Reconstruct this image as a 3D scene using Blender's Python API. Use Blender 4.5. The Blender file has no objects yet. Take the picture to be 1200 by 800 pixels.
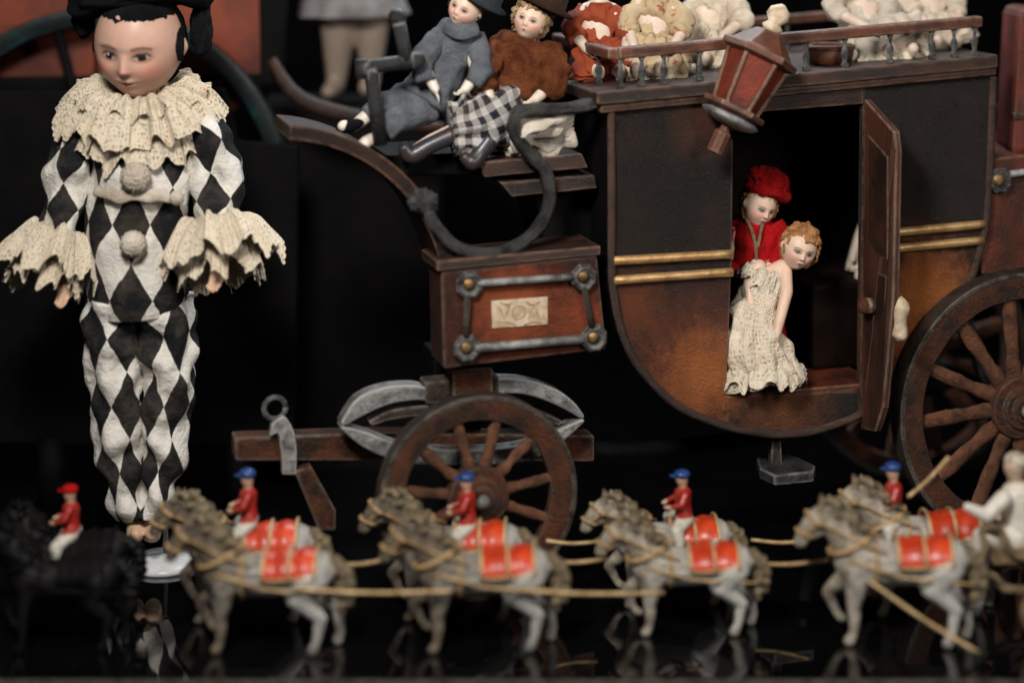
import bpy, bmesh, math, random
from mathutils import Vector, Matrix, noise
random.seed(7)
S=0.06; D=22.0; HC=8.46; HR=-150.0
sc=bpy.context.scene
sc.view_settings.view_transform='Standard'; sc.view_settings.look='None'; sc.view_settings.exposure=0
V=Vector
def P(px,py,y):
    s=100*D/(D+y); return V(((px-600)/s,y,HC-(py-HR)/s))
def G0(px,y): p=P(px,0,y); p.z=0; return p
class G:
    def __init__(s): s.v=[];s.f=[];s.uv=[];s.c=[];s.hc=False
    def add(s,vs,fs,uvs=None,col=None):
        o=len(s.v); s.v+=[V(v) for v in vs]; s.f+=[tuple(i+o for i in f) for f in fs]
        s.uv+= list(uvs) if uvs else [(0,0)]*len(vs)
        if col is not None: s.hc=True
        if col is None: s.c+=[(1,1,1)]*len(vs)
        elif callable(col): s.c+=[col(V(v)) for v in vs]
        elif isinstance(col,list): s.c+=col
        else: s.c+=[col]*len(vs)
        return s
def cr(pts,n):
    if n<=1: return list(pts)
    out=[];m=len(pts)
    for i in range(m-1):
        p0=pts[max(i-1,0)];p1=pts[i];p2=pts[i+1];p3=pts[min(i+2,m-1)]
        for k in range(n):
            t=k/n
            out.append([0.5*((2*b)+(-a+c)*t+(2*a-5*b+4*c-d)*t*t+(-a+3*b-3*c+d)*t**3) for a,b,c,d in zip(p0,p1,p2,p3)])
    out.append(list(pts[-1])); return out
def tube(g,pts,seg=14,n=4,ref=None,wr=None,cap=True,col=None,vs=1.0,fold=None,ph0=math.pi/2):
    q=[]
    for p in pts:
        a=p[1]; b=p[2] if len(p)>2 else a
        q.append([p[0][0],p[0][1],p[0][2],a,b])
    q=cr(q,n); m=len(q)
    C=[V(x[:3]) for x in q]
    A=None; vs_=[];uvs=[];L=0
    for i in range(m):
        T=(C[min(i+1,m-1)]-C[max(i-1,0)]).normalized()
        if A is None:
            r=ref or (V((0,1,0)) if abs(T.y)<.75 else V((0,0,1)))
            A=T.cross(r).normalized()
        else: A=(A-T*A.dot(T)).normalized()
        B=A.cross(T)
        if i: L+=(C[i]-C[i-1]).length
        for j in range(seg+1):
            t=2*math.pi*(j%seg)/seg+ph0
            a,b=max(q[i][3],.0005),max(q[i][4],.0005)
            d=A*(a*math.cos(t))+B*(b*math.sin(t))
            k=1.0
            pos=C[i]+d
            if wr: k+= wr[0]*noise.noise(V((pos.x*wr[1],pos.y*wr[1],pos.z*wr[1]*(wr[2] if len(wr)>2 else 1))))/max(a,.05)
            if fold: k+= fold[0]*math.sin(fold[1]*t+2*noise.noise(C[i]*2))*(i/(m-1))
            vs_.append(C[i]+d*k); uvs.append((j/seg,L*vs))
    fs=[]
    w=seg+1
    for i in range(m-1):
        for j in range(seg):
            fs.append((i*w+j,i*w+j+1,(i+1)*w+j+1,(i+1)*w+j))
    if cap:
        fs.append(tuple(range(seg-1,-1,-1))); fs.append(tuple((m-1)*w+j for j in range(seg)))
    g.add(vs_,fs,uvs,col)
def rod(g,a,b,r,seg=10,r2=None,col=None): tube(g,[(V(a),r),(V(b),r if r2 is None else r2)],seg,1,col=col)
def ico(sub):
    bm=bmesh.new(); bmesh.ops.create_icosphere(bm,subdivisions=sub,radius=1)
    vs=[v.co.copy() for v in bm.verts]; fs=[tuple(v.index for v in f.verts) for f in bm.faces]; bm.free(); return vs,fs
ICO={k:ico(k) for k in (2,3,4,5,6)}
def ball(g,c,r,sub=3,col=None,sz=(1,1,1),nz=0,nf=5,R=None):
    vs,fs=ICO[sub]; o=[]
    for v in vs:
        k=r*(1+nz*noise.noise(v*nf))
        w=V((v.x*sz[0]*k,v.y*sz[1]*k,v.z*sz[2]*k))
        if R: w=R@w
        o.append(w+V(c))
    g.add(o,fs,None,col)
def box(g,c,s,R=None,col=None):
    vs=[V((x*s[0]/2,y*s[1]/2,z*s[2]/2)) for x in(-1,1) for y in(-1,1) for z in(-1,1)]
    if R: vs=[R@v for v in vs]
    g.add([v+V(c) for v in vs],[(0,1,3,2),(4,6,7,5),(0,4,5,1),(2,3,7,6),(0,2,6,4),(1,5,7,3)],None,col)
def prism(g,pts,vec):
    n=len(pts); vs=[V(p) for p in pts]+[V(p)+V(vec) for p in pts]
    fs=[tuple(range(n)),tuple(range(2*n-1,n-1,-1))]+[(i,(i+1)%n,(i+1)%n+n,i+n) for i in range(n)]
    g.add(vs,fs)
def lathe(g,prof,o,axis,seg=32,closed=False,ph=0,col=None):
    ax=V(axis).normalized(); u=ax.orthogonal().normalized()
    if abs(ax.y)>.99: u=V((1,0,0))
    w=ax.cross(u); vs=[];m=len(prof)
    for r,h in prof:
        for j in range(seg):
            t=2*math.pi*j/seg+ph
            vs.append(V(o)+ax*h+(u*math.cos(t)+w*math.sin(t))*max(r,.0004))
    fs=[]
    for i in range(m if closed else m-1):
        k=(i+1)%m
        for j in range(seg): fs.append((i*seg+j,i*seg+(j+1)%seg,k*seg+(j+1)%seg,k*seg+j))
    if not closed:
        fs.append(tuple(range(seg-1,-1,-1))); fs.append(tuple((m-1)*seg+j for j in range(seg)))
    g.add(vs,fs,None,col)
def mk(name,g,mat,parent=None,smooth=True,bevel=0,label=None,solid=0,sub=0,recalc=True):
    me=bpy.data.meshes.new(name); me.from_pydata([tuple(v) for v in g.v],[],g.f)
    uv=me.uv_layers.new(name='UVMap')
    for l in me.loops: uv.data[l.index].uv=g.uv[l.vertex_index]
    if g.hc:
        ca=me.color_attributes.new('Col','FLOAT_COLOR','POINT')
        for i,c in enumerate(g.c): ca.data[i].color=(c[0],c[1],c[2],1)
    if recalc:
        bm=bmesh.new(); bm.from_mesh(me); bmesh.ops.recalc_face_normals(bm,faces=bm.faces); bm.to_mesh(me); bm.free()
    if smooth: me.polygons.foreach_set('use_smooth',[True]*len(me.polygons))
    me.materials.append(mat)
    ob=bpy.data.objects.new(name,me); sc.collection.objects.link(ob)
    if parent: ob.parent=parent
    if solid:
        m=ob.modifiers.new('Thick','SOLIDIFY'); m.thickness=solid
    if bevel:
        m=ob.modifiers.new('Bevel','BEVEL'); m.width=bevel; m.segments=2; m.limit_method='ANGLE'; m.angle_limit=math.radians(40)
    if label: ob['label']=label
    return ob
def thing(name,base,label,cat,group=None,rot=0):
    e=bpy.data.objects.new(name,None); e.empty_display_size=.3; e.location=base; e.rotation_euler=(0,0,rot)
    e['label']=label; e['category']=cat
    if group: e['group']=group
    sc.collection.objects.link(e); return e
def fuse(chains,vox,it=4):
    g=G()
    for ch in chains:
        for i,(p,r) in enumerate(ch):
            ball(g,p,r,2)
            if i: rod(g,ch[i-1][0],p,ch[i-1][1],12,r)
    me=bpy.data.meshes.new('t'); me.from_pydata([tuple(v) for v in g.v],[],g.f)
    ob=bpy.data.objects.new('t',me); sc.collection.objects.link(ob)
    m=ob.modifiers.new('r','REMESH'); m.mode='VOXEL'; m.voxel_size=vox
    s=ob.modifiers.new('s','SMOOTH'); s.iterations=it; s.factor=.5
    dg=bpy.context.evaluated_depsgraph_get(); e=ob.evaluated_get(dg); m2=bpy.data.meshes.new_from_object(e)
    vs=[v.co.copy() for v in m2.vertices]; fs=[tuple(p.vertices) for p in m2.polygons]
    bpy.data.objects.remove(ob); bpy.data.meshes.remove(me); bpy.data.meshes.remove(m2)
    return vs,fs
def hand(w,d,side,sc_,curl=.35):
    d=V(d).normalized(); sd=V(side).normalized(); nrm=d.cross(sd).normalized(); w=V(w)
    ch=[]
    for i,(o,l) in enumerate([(.16,.42),(.055,.5),(-.055,.46),(-.15,.36)]):
        a=w+sd*(o*.5*sc_); k=w+d*(.45*sc_)+sd*(o*sc_)
        p1=k+d*(l*.5*sc_)+nrm*(curl*.12*sc_); p2=p1+d*(l*.4*sc_)+nrm*(curl*.3*sc_)
        ch.append([(a,.085*sc_),(k,.075*sc_),(p1,.055*sc_),(p2,.042*sc_)])
    t0=w+d*(.12*sc_)+sd*(.08*sc_)
    ch.append([(t0,.08*sc_),(t0+d*(.2*sc_)+sd*(.2*sc_),.062*sc_),(t0+d*(.42*sc_)+sd*(.24*sc_),.045*sc_)])
    return ch
def ga(x,s): return math.exp(-x*x/(2*s*s))
def shape(v,feat=True):
    x,y,z=v
    X=.80*x; Y=.88*y; Z=z
    if z<0: X*=1-.20*(-z)**1.8; Y*=1-.10*(-z)
    if feat and y<.1:
        f=0
        for sx in(-1,1):
            f+=.06*ga(X-sx*.40,.17)*ga(Z+.34,.17)
            f-=.115*ga(X-sx*.30,.14)*ga(Z-.02,.11)
            f+=.055*ga(X-sx*.30,.08)*ga(Z-.01,.06)
            f+=.025*ga(X-sx*.3,.16)*ga(Z-.19,.05)
            f+=.035*ga(X-sx*.075,.035)*ga(Z+.26,.04)
        k=0 if Z>.1 or Z<-.36 else (.1-Z)/.34
        f+=.15*ga(X,.06)*(min(k,1)**1.3)*(1 if Z>-.24 else max(0,1-(-.24-Z)/.09))
        f+=.06*ga(X,.12)*ga(Z+.46,.035)+.06*ga(X,.10)*ga(Z+.55,.04)-.03*ga(X,.14)*ga(Z+.505,.014)
        f+=.07*ga(X,.14)*ga(Z+.80,.10)
        Y-=f*min(1,max(0,(.1-y)*2.5))
    if feat:
        e=ga(Y-.06,.07)*ga(Z+.05,.13)
        X+=(.09 if X>0 else -.09)*e*(1 if abs(x)>.7 else 0)
    return V((X,Y,Z))
def mix(a,b,t): t=max(0,min(1,t)); return tuple(p*(1-t)+q*t for p,q in zip(a,b))
def paint(v0,v,pal):
    c=pal['skin']; X,Y,Z=v
    if v0.y>=-.05: return c
    for sx in(-1,1):
        c=mix(c,pal['blush'],.6*ga(X-sx*.43,.15)*ga(Z+.28,.13))
    c=mix(c,pal['blush'],.3*ga(X,.1)*ga(Z+.22,.06))
    for sx in(-1,1):
        ex,ez=X-sx*.30,Z-.015
        e=(ex/.125)**2+(ez/(.062))**2
        c=mix(c,(.20,.08,.05),.65*ga(math.sqrt(e)-1.15,.36))
        if e<1:
            c=(.36,.31,.27)
            d=math.hypot(ex,ez)
            if d<.080: c=pal['iris']
            if d<.046: c=(.01,.008,.008)
            if math.hypot(ex+.022,ez-.022)<.012: c=(.8,.8,.8)
        if abs(math.sqrt(e)-1)<.2 and ez>-.01: c=(.04,.02,.015)
        bz=.17+.05*math.cos(ex*9)-.02
        if abs(ex)<.17: c=mix(c,pal['brow'],.8*ga(Z-bz,.018))
        if math.hypot(X-sx*.04,Z+.30)<.022: c=mix(c,(.25,.05,.04),.8)
    up=.036*(1-abs(X)/.13)+.012*math.cos(X*40)
    if abs(X)<.13 and -.505<=Z<-.505+max(up,0)+.014: c=pal['lip']
    if abs(X)<.105 and -.505-.058*(1-(X/.105)**2)<Z<-.505: c=pal['lip']
    if abs(X)<.08 and abs(Z+.506)<.013: c=(.08,.012,.012)
    return c
PAL=dict(skin=(.52,.315,.24),blush=(.52,.16,.12),iris=(.02,.012,.009),brow=(.07,.03,.02),lip=(.30,.03,.028))
PALB=dict(skin=(.72,.51,.39),blush=(.72,.25,.18),iris=(.05,.09,.16),brow=(.25,.12,.05),lip=(.48,.07,.06))
def rotm(yaw,pitch,roll):
    return Matrix.Rotation(math.radians(yaw),3,'Z')@Matrix.Rotation(math.radians(pitch),3,'X')@Matrix.Rotation(math.radians(roll),3,'Y')
def head(g,c,R,yaw=0,pitch=0,roll=0,sub=5,pal=PAL):
    M_=rotm(yaw,pitch,roll); vs,fs=ICO[sub]; o=[];cs=[]
    for v in vs:
        w=shape(v); cs.append(paint(v,w,pal)); o.append(M_@(w*R)+V(c))
    g.add(o,fs,None,cs)
def hair(c,R,yaw,pitch,roll,mat,parent,name='hair',k=1.12,amp=.10,fr=4,win=(.50,.60,-.2),curl=0,sub=5,nedge=1):
    M_=rotm(yaw,pitch,roll); vs,fs=ICO[sub]; g=G(); keep={};o=[]
    for i,v in enumerate(vs):
        w=shape(v,False)
        if v.y<win[2]+.12*nedge*noise.noise(v*5) and v.z<win[1]+.1*nedge*noise.noise(v*7) and abs(w.x)<win[0]+.15: continue
        if v.z<-.75: continue
        kk=k+amp*noise.noise(v*fr)+amp*.4*noise.noise(v*fr*3)+(curl*math.sin(v.z*26+3*noise.noise(v*3)) if curl else 0)
        keep[i]=len(o); o.append(M_@(w*R*kk)+V(c))
    g.add(o,[tuple(keep[i] for i in f) for f in fs if all(i in keep for i in f)])
    return mk(name,g,mat,parent,solid=R*.10,recalc=False)
def ruffle(g,c,rin,rout,drop,nf,amp,M_=None,ry=1.0,ph=0,nt=360,ns=12,arc=1.0,lift=0,ragged=.16):
    vs=[];uv=[];fs=[]
    for i in range(nt+1):
        t=2*math.pi*arc*i/nt+math.pi/2
        for j in range(ns+1):
            s=j/ns
            n1=noise.noise(V((math.cos(t)*2,math.sin(t)*2,ph+c[0]))); n2=noise.noise(V((math.cos(t)*5,math.sin(t)*5,ph+c[2])))
            tt=t+(.45/nf)*math.sin(2*nf*t+ph+2*n2)*s
            r=rin+(rout-rin)*s*(1+ragged*n1)+.022*s*abs(math.sin(nf*7*t))
            z=lift*math.sin(s*math.pi)-drop*s**1.6+amp*(1+.8*n2)*s**.8*math.sin(nf*t+ph+1.2*n1*4)+.35*amp*s*math.sin(nf*2.7*t+ph*2+s*2+3*n2)+.08*noise.noise(V((t*6,s*3,ph)))
            w=V((math.cos(tt)*r,math.sin(tt)*r*ry,z))
            if M_: w=M_@w
            vs.append(w+V(c)); uv.append((i/nt,s))
    w_=ns+1
    for i in range(nt):
        for j in range(ns): fs.append((i*w_+j,(i+1)*w_+j,(i+1)*w_+j+1,i*w_+j+1))
    g.add(vs,fs,uv)
# ---------------- materials
def nm(name):
    m=bpy.data.materials.new(name); m.use_nodes=True; nt=m.node_tree; b=nt.nodes['Principled BSDF']; return m,nt,b
def N(nt,t,**k):
    n=nt.nodes.new(t)
    for a,b in k.items(): setattr(n,a,b)
    return n
def c4(c): return (c[0],c[1],c[2],1)
def noi(nt,vec,scale,detail=6,rough=.6):
    n=N(nt,'ShaderNodeTexNoise'); n.inputs['Scale'].default_value=scale; n.inputs['Detail'].default_value=detail; n.inputs['Roughness'].default_value=rough
    nt.links.new(vec,n.inputs['Vector']); return n.outputs['Fac']
def ramp(nt,fac,a,b,c=0.0,d=1.0):
    r=N(nt,'ShaderNodeMapRange'); r.inputs['From Min'].default_value=a; r.inputs['From Max'].default_value=b; r.inputs['To Min'].default_value=c; r.inputs['To Max'].default_value=d
    nt.links.new(fac,r.inputs['Value']); return r.outputs['Result']
def mixc(nt,fac,a,b):
    m=N(nt,'ShaderNodeMix',data_type='RGBA')
    if isinstance(fac,(int,float)): m.inputs[0].default_value=fac
    else: nt.links.new(fac,m.inputs[0])
    for s,i in((a,6),(b,7)):
        if isinstance(s,tuple): m.inputs[i].default_value=c4(s)
        else: nt.links.new(s,m.inputs[i])
    return m.outputs[2]
def mth(nt,op,a,b=0.0):
    m=N(nt,'ShaderNodeMath',operation=op)
    for i,s in enumerate([a,b]):
        if isinstance(s,(int,float)): m.inputs[i].default_value=s
        else: nt.links.new(s,m.inputs[i])
    return m.outputs[0]
def bump(nt,b,h,strength,dist):
    n=N(nt,'ShaderNodeBump'); n.inputs['Strength'].default_value=strength; n.inputs['Distance'].default_value=dist*S
    nt.links.new(h,n.inputs['Height']); nt.links.new(n.outputs[0],b.inputs['Normal'])
def objv(nt,sc3=(1,1,1)):
    t=N(nt,'ShaderNodeTexCoord'); m=N(nt,'ShaderNodeMapping'); m.inputs['Scale'].default_value=sc3
    nt.links.new(t.outputs['Object'],m.inputs['Vector']); return m.outputs[0]
def edgewear(nt,rad=.045):
    bv=N(nt,'ShaderNodeBevel',samples=4); bv.inputs['Radius'].default_value=rad*S
    ge=N(nt,'ShaderNodeNewGeometry'); d=N(nt,'ShaderNodeVectorMath',operation='DOT_PRODUCT')
    nt.links.new(bv.outputs[0],d.inputs[0]); nt.links.new(ge.outputs['Normal'],d.inputs[1])
    return ramp(nt,d.outputs['Value'],.985,.90)
def M(name,c1,c2=None,rough=.6,metal=0,ns=2,lo=.4,hi=.62,bs=25,bst=.4,bd=.03,coat=0,st=(1,1,1),c3=None,tint=None,wear=None,sheen=0,rv=.15,spec=.35,c3r=(.60,.72),scr=None):
    m,nt,b=nm(name); v=objv(nt,st); c2=c2 or tuple(x*.6 for x in c1)
    f=ramp(nt,noi(nt,v,ns,8),lo,hi); col=mixc(nt,f,c1,c2)
    if tint:  # round patches of a second pigment, blended over the base paint
        for (gc,rad,gcol) in tint:
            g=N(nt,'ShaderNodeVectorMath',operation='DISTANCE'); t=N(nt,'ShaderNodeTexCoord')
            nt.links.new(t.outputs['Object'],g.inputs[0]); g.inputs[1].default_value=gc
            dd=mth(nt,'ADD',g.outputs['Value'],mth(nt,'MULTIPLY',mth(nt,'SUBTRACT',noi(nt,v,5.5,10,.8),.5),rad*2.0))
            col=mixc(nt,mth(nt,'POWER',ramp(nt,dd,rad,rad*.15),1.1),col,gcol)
    if c3:
        f3=ramp(nt,noi(nt,v,ns*7,9,.75),*c3r); col=mixc(nt,f3,col,c3)
    if scr:
        v2=objv(nt,(3.5,3.5,.5)); s1=ramp(nt,noi(nt,v2,14,4,.6),.66,.72); s2=ramp(nt,noi(nt,v,2.2,3),.45,.6)
        s3=ramp(nt,noi(nt,v,48,4,.7),.64,.70)
        col=mixc(nt,mth(nt,'MULTIPLY',mth(nt,'MULTIPLY',mth(nt,'MAXIMUM',s1,s3),s2),.6),col,scr)
    if wear:
        w=mth(nt,'MULTIPLY',edgewear(nt),ramp(nt,noi(nt,v,6,6,.7),.36,.58)); col=mixc(nt,w,col,wear)
    nt.links.new(col,b.inputs['Base Color'])
    n2=noi(nt,v,bs,8,.7)
    nt.links.new(mth(nt,'ADD',mth(nt,'MULTIPLY',mth(nt,'SUBTRACT',noi(nt,v,ns*3,5),.5),rv*2),rough),b.inputs['Roughness'])
    b.inputs['Metallic'].default_value=metal; b.inputs['Coat Weight'].default_value=coat; b.inputs['Coat Roughness'].default_value=.25
    b.inputs['Specular IOR Level'].default_value=spec
    bump(nt,b,n2,bst,bd); return m
def cloth_pat(name,kind,n=6,h=.62,cA=(.72,.68,.62),cB=(.009,.009,.011)):
    m,nt,b=nm(name); t=N(nt,'ShaderNodeTexCoord'); sp=N(nt,'ShaderNodeSeparateXYZ'); nt.links.new(t.outputs['UV'],sp.inputs[0])
    o=objv(nt); wob=mth(nt,'MULTIPLY',mth(nt,'SUBTRACT',noi(nt,o,3,4),.5),.18)
    u=mth(nt,'ADD',mth(nt,'MULTIPLY',sp.outputs[0],n),wob); v=mth(nt,'DIVIDE',sp.outputs[1],h)
    if kind=='diamond':
        a=mth(nt,'FLOOR',mth(nt,'ADD',u,v)); c=mth(nt,'FLOOR',mth(nt,'SUBTRACT',u,v))
        f=mth(nt,'FLOORED_MODULO',mth(nt,'ADD',a,c),2.0)
        col=mixc(nt,f,cA,cB)
    else:
        a=mth(nt,'GREATER_THAN',mth(nt,'FRACT',u),.5); c=mth(nt,'GREATER_THAN',mth(nt,'FRACT',v),.5)
        s=mth(nt,'MULTIPLY',mth(nt,'ADD',a,c),.5)
        col=mixc(nt,s,cA,cB)
    col=mixc(nt,mth(nt,'MULTIPLY',ramp(nt,noi(nt,o,2.5,8,.7),.45,.75),.3),col,(.22,.17,.12))
    nt.links.new(col,b.inputs['Base Color']); b.inputs['Roughness'].default_value=.85; b.inputs['Specular IOR Level'].default_value=.2
    bump(nt,b,mth(nt,'ADD',noi(nt,o,7,8,.6),mth(nt,'MULTIPLY',noi(nt,o,60,3,.6),.15)),.6,.12); return m
def lacem(name,col,hole=True,scale=(60,9),q3=(.80,.73,.62)):
    m,nt,b=nm(name); t=N(nt,'ShaderNodeTexCoord'); mp=N(nt,'ShaderNodeMapping'); mp.inputs['Scale'].default_value=(scale[0],scale[1],1)
    nt.links.new(t.outputs['UV'],mp.inputs['Vector']); vo=N(nt,'ShaderNodeTexVoronoi'); vo.inputs['Scale'].default_value=1; vo.inputs['Randomness'].default_value=.4
    nt.links.new(mp.outputs[0],vo.inputs['Vector']); o=objv(nt)
    f=ramp(nt,vo.outputs['Distance'],.05,.5)
    dk=tuple(x*q for x,q in zip(col,q3))
    c=mixc(nt,f,dk,col); c=mixc(nt,mth(nt,'MULTIPLY',ramp(nt,noi(nt,o,2.2,8,.7),.45,.8),.35),c,tuple(x*q for x,q in zip(col,(.76,.63,.46))))
    nt.links.new(c,b.inputs['Base Color']); b.inputs['Roughness'].default_value=.9; b.inputs['Specular IOR Level'].default_value=.15
    b.inputs['Subsurface Weight'].default_value=.2; b.inputs['Subsurface Radius'].default_value=(1,.8,.6); b.inputs['Subsurface Scale'].default_value=.06*S
    if hole:
        sp=N(nt,'ShaderNodeSeparateXYZ'); nt.links.new(t.outputs['UV'],sp.inputs[0])
        hl=ramp(nt,vo.outputs['Distance'],.14,.26)
        band=mth(nt,'MULTIPLY',mth(nt,'MULTIPLY',ramp(nt,sp.outputs[1],.35,.55),ramp(nt,noi(nt,o,5,3),.40,.56)),.7)
        al=mth(nt,'SUBTRACT',1.0,mth(nt,'MULTIPLY',band,mth(nt,'SUBTRACT',1.0,hl)))
        nt.links.new(al,b.inputs['Alpha'])
    bump(nt,b,mth(nt,'ADD',mth(nt,'MULTIPLY',f,.8),mth(nt,'MULTIPLY',noi(nt,o,20,8,.7),1.6)),.7,.035); return m
def colm(name,rough=.35,coat=.3,dirt=.3,sss=.08,bs=20,bst=.15):
    m,nt,b=nm(name); a=N(nt,'ShaderNodeAttribute',attribute_name='Col'); o=objv(nt)
    c=mixc(nt,mth(nt,'MULTIPLY',ramp(nt,noi(nt,o,5,8,.7),.5,.75),dirt),a.outputs['Color'],(.16,.10,.06))
    nt.links.new(c,b.inputs['Base Color']); b.inputs['Roughness'].default_value=rough; b.inputs['Coat Weight'].default_value=coat; b.inputs['Coat Roughness'].default_value=.25
    b.inputs['Specular IOR Level'].default_value=.3
    if sss:
        b.inputs['Subsurface Weight'].default_value=sss; b.inputs['Subsurface Radius'].default_value=(1,.4,.25); b.inputs['Subsurface Scale'].default_value=.06*S
    bump(nt,b,noi(nt,o,bs,6),bst,.02); return m
BISQUE=colm('bisque',.45,.05,.25)
LEAD=colm('painted_lead',.38,.35,.7,0,14,.5)
WOODX=M('dark_wood',(.016,.010,.008),(.05,.020,.012),.42,ns=1.6,c3=(.012,.009,.008),wear=(.26,.15,.09),bst=.6,bd=.035,spec=.3,scr=(.12,.06,.035))
ROOF=M('roof_wood',(.018,.011,.009),(.06,.025,.015),.38,ns=1.5,c3=(.13,.085,.06),wear=(.32,.20,.14),st=(1,3,3),bst=.7,bd=.04,spec=.45,c3r=(.58,.75),scr=(.20,.14,.11))
REDW=M('worn_red_wood',(.13,.030,.013),(.05,.016,.010),.42,ns=1.6,c3=(.03,.012,.008),wear=(.34,.20,.12),bst=.7,bd=.04,spec=.35,scr=(.28,.13,.07))
RAIL=M('rail_wood',(.13,.042,.022),(.05,.018,.012),.40,ns=2.5,c3=(.24,.13,.09),wear=(.36,.25,.18),bst=.6,bd=.03)
RIM=M('rim_wood',(.12,.040,.018),(.030,.017,.012),.44,ns=3,c3=(.28,.17,.11),wear=(.46,.37,.29),bst=1,bd=.07,scr=(.38,.29,.22))
SPOKE=M('spoke_wood',(.18,.068,.032),(.06,.026,.015),.48,ns=5,c3=(.34,.22,.15),wear=(.42,.33,.26),bst=1,bd=.05,scr=(.36,.27,.2))
IRON=M('worn_iron',(.085,.083,.08),(.018,.017,.016),.40,metal=.5,ns=4,c3=(.36,.35,.34),wear=(.6,.58,.56),bst=1,bd=.05,scr=(.42,.42,.42))
TYRE=M('tyre_iron',(.065,.046,.034),(.022,.017,.014),.46,metal=.3,ns=4,c3=(.28,.22,.17),wear=(.46,.40,.35),bst=1,bd=.06,scr=(.36,.31,.27))
SILV=M('silver_paint',(.40,.39,.38),(.13,.125,.12),.36,metal=.6,ns=6,c3=(.06,.055,.05),c3r=(.58,.68),wear=(.85,.83,.80),bst=.8,bd=.03)
GOLD=M('gold_paint',(.66,.42,.20),(.44,.24,.09),.32,metal=.55,ns=4,c3=(.12,.06,.03),c3r=(.64,.74),bst=.5,bd=.02)
BRASS=M('brass',(.50,.30,.12),(.20,.12,.06),.4,metal=.7,ns=5,bst=.5,bd=.02)
BLACK=M('black_paint',(.0035,.0035,.004),(.006,.005,.005),.6,ns=2,bst=.4,bd=.03,spec=.06)
INNER=M('dark_lining',(.004,.003,.003),(.009,.005,.004),.85,bst=.3,spec=.05)
LACE=lacem('cream_lace',(.70,.61,.48),True,(230,20),(.70,.62,.50))
CROCH=lacem('crochet',(.76,.66,.53),False,(60,22),(.78,.70,.58))
CROCHR=lacem('crochet_frill',(.76,.67,.54),True,(80,9))
BLKF=M('black_felt',(.004,.004,.005),(.010,.010,.012),.95,bs=40,bst=.8,bd=.04,spec=.08)
WHT=M('white_cloth',(.66,.59,.50),(.48,.40,.31),.85,bs=14,bst=.8,bd=.06,spec=.2)
GREY=M('grey_wool',(.22,.235,.26),(.14,.15,.17),.95,ns=5,bs=30,bst=1,bd=.09,c3=(.36,.38,.41),spec=.1)
FUR=M('rust_plush',(.30,.095,.035),(.15,.042,.017),.95,ns=6,bs=34,bst=1,bd=.14,c3=(.46,.21,.10),spec=.1)
REDC=M('red_velvet',(.50,.006,.008),(.26,.004,.006),.85,ns=4,bs=30,bst=.8,bd=.04,spec=.15)
REDK=M('red_knit',(.55,.008,.008),(.26,.004,.006),.9,ns=9,bs=22,bst=1,bd=.10,spec=.15)
BLOND=M('blond_hair',(.56,.27,.10),(.28,.11,.04),.55,ns=8,bs=16,bst=.9,bd=.05,st=(1,1,2.5))
BROWNH=M('fair_hair',(.45,.30,.16),(.2,.11,.05),.7,ns=8,bs=16,bst=.9,bd=.05)
FLORAL=M('floral_cloth',(.50,.38,.23),(.34,.12,.06),.85,ns=9,lo=.56,hi=.64,bs=14,bst=.6,bd=.05,spec=.2)
TEAL=M('teal_black_paint',(.008,.012,.013),(.012,.08,.09),.35,ns=2,lo=.52,hi=.75,bst=.3,spec=.4,wear=(.03,.12,.13))
ORNG=M('old_red_panel',(.22,.042,.018),(.08,.018,.010),.5,ns=1.5,bst=.4)
CREAMP=M('cream_plate',(.66,.55,.40),(.42,.28,.17),.5,ns=6,bst=.5,bd=.02,scr=(.20,.10,.05))
PORC=M('white_enamel',(.66,.66,.66),(.5,.5,.49),.3,bst=.1,coat=.4)
LETT=M('letter_paint',(.22,.10,.04),(.48,.33,.20),.5,ns=9,bst=.1)
DIAM=cloth_pat('harlequin_trouser_cloth','diamond',5,.82)
DIAS=cloth_pat('harlequin_sleeve_cloth','diamond',4,.72)
DIAT=cloth_pat('harlequin_jacket_cloth','diamond',8,.88)
PLAID=cloth_pat('plaid_cloth','plaid',12,.16,(.5,.47,.44),(.012,.012,.02))
REDGL=M('red_lamp_wood',(.20,.030,.013),(.08,.015,.009),.32,ns=2,bst=.8,c3=(.04,.012,.008),coat=.2,scr=(.3,.10,.05))
TIN=M('toy_red_enamel',(.62,.060,.016),(.38,.028,.008),.33,ns=5,coat=.4,bst=.3,c3=(.30,.04,.014))
GILT=M('toy_gilt',(.70,.50,.26),(.42,.26,.12),.38,metal=.35,ns=6,bst=.6)
DGILT=M('aged_gilt',(.36,.25,.14),(.14,.09,.05),.42,metal=.35,ns=6,bst=1,bd=.05,c3=(.66,.56,.40))
BLUE=M('toy_blue_enamel',(.02,.08,.30),(.01,.035,.14),.4,coat=.3,bst=.2)
def horsem(name,base,base2,hind,c3,r=.95):
    return M(name,base,base2,.34,ns=6,lo=.42,hi=.62,coat=.3,bs=14,bst=.9,bd=.08,c3=c3,c3r=(.56,.68),tint=[((.46,0,.72),r,hind)])
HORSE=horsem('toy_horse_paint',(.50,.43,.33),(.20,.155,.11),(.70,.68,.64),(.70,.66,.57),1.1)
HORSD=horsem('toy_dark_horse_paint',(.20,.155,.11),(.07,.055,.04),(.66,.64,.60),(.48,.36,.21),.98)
HORSK=M('toy_black_horse_paint',(.0035,.0035,.004),(.007,.006,.006),.35,ns=4,bst=.4,spec=.15)
MANE=M('toy_mane_paint',(.40,.31,.19),(.12,.085,.05),.42,ns=10,bs=18,bst=1,bd=.09,c3=(.66,.54,.34))
LEATH=M('harness_leather',(.22,.12,.05),(.52,.36,.17),.4,ns=12,bst=.5)

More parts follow.
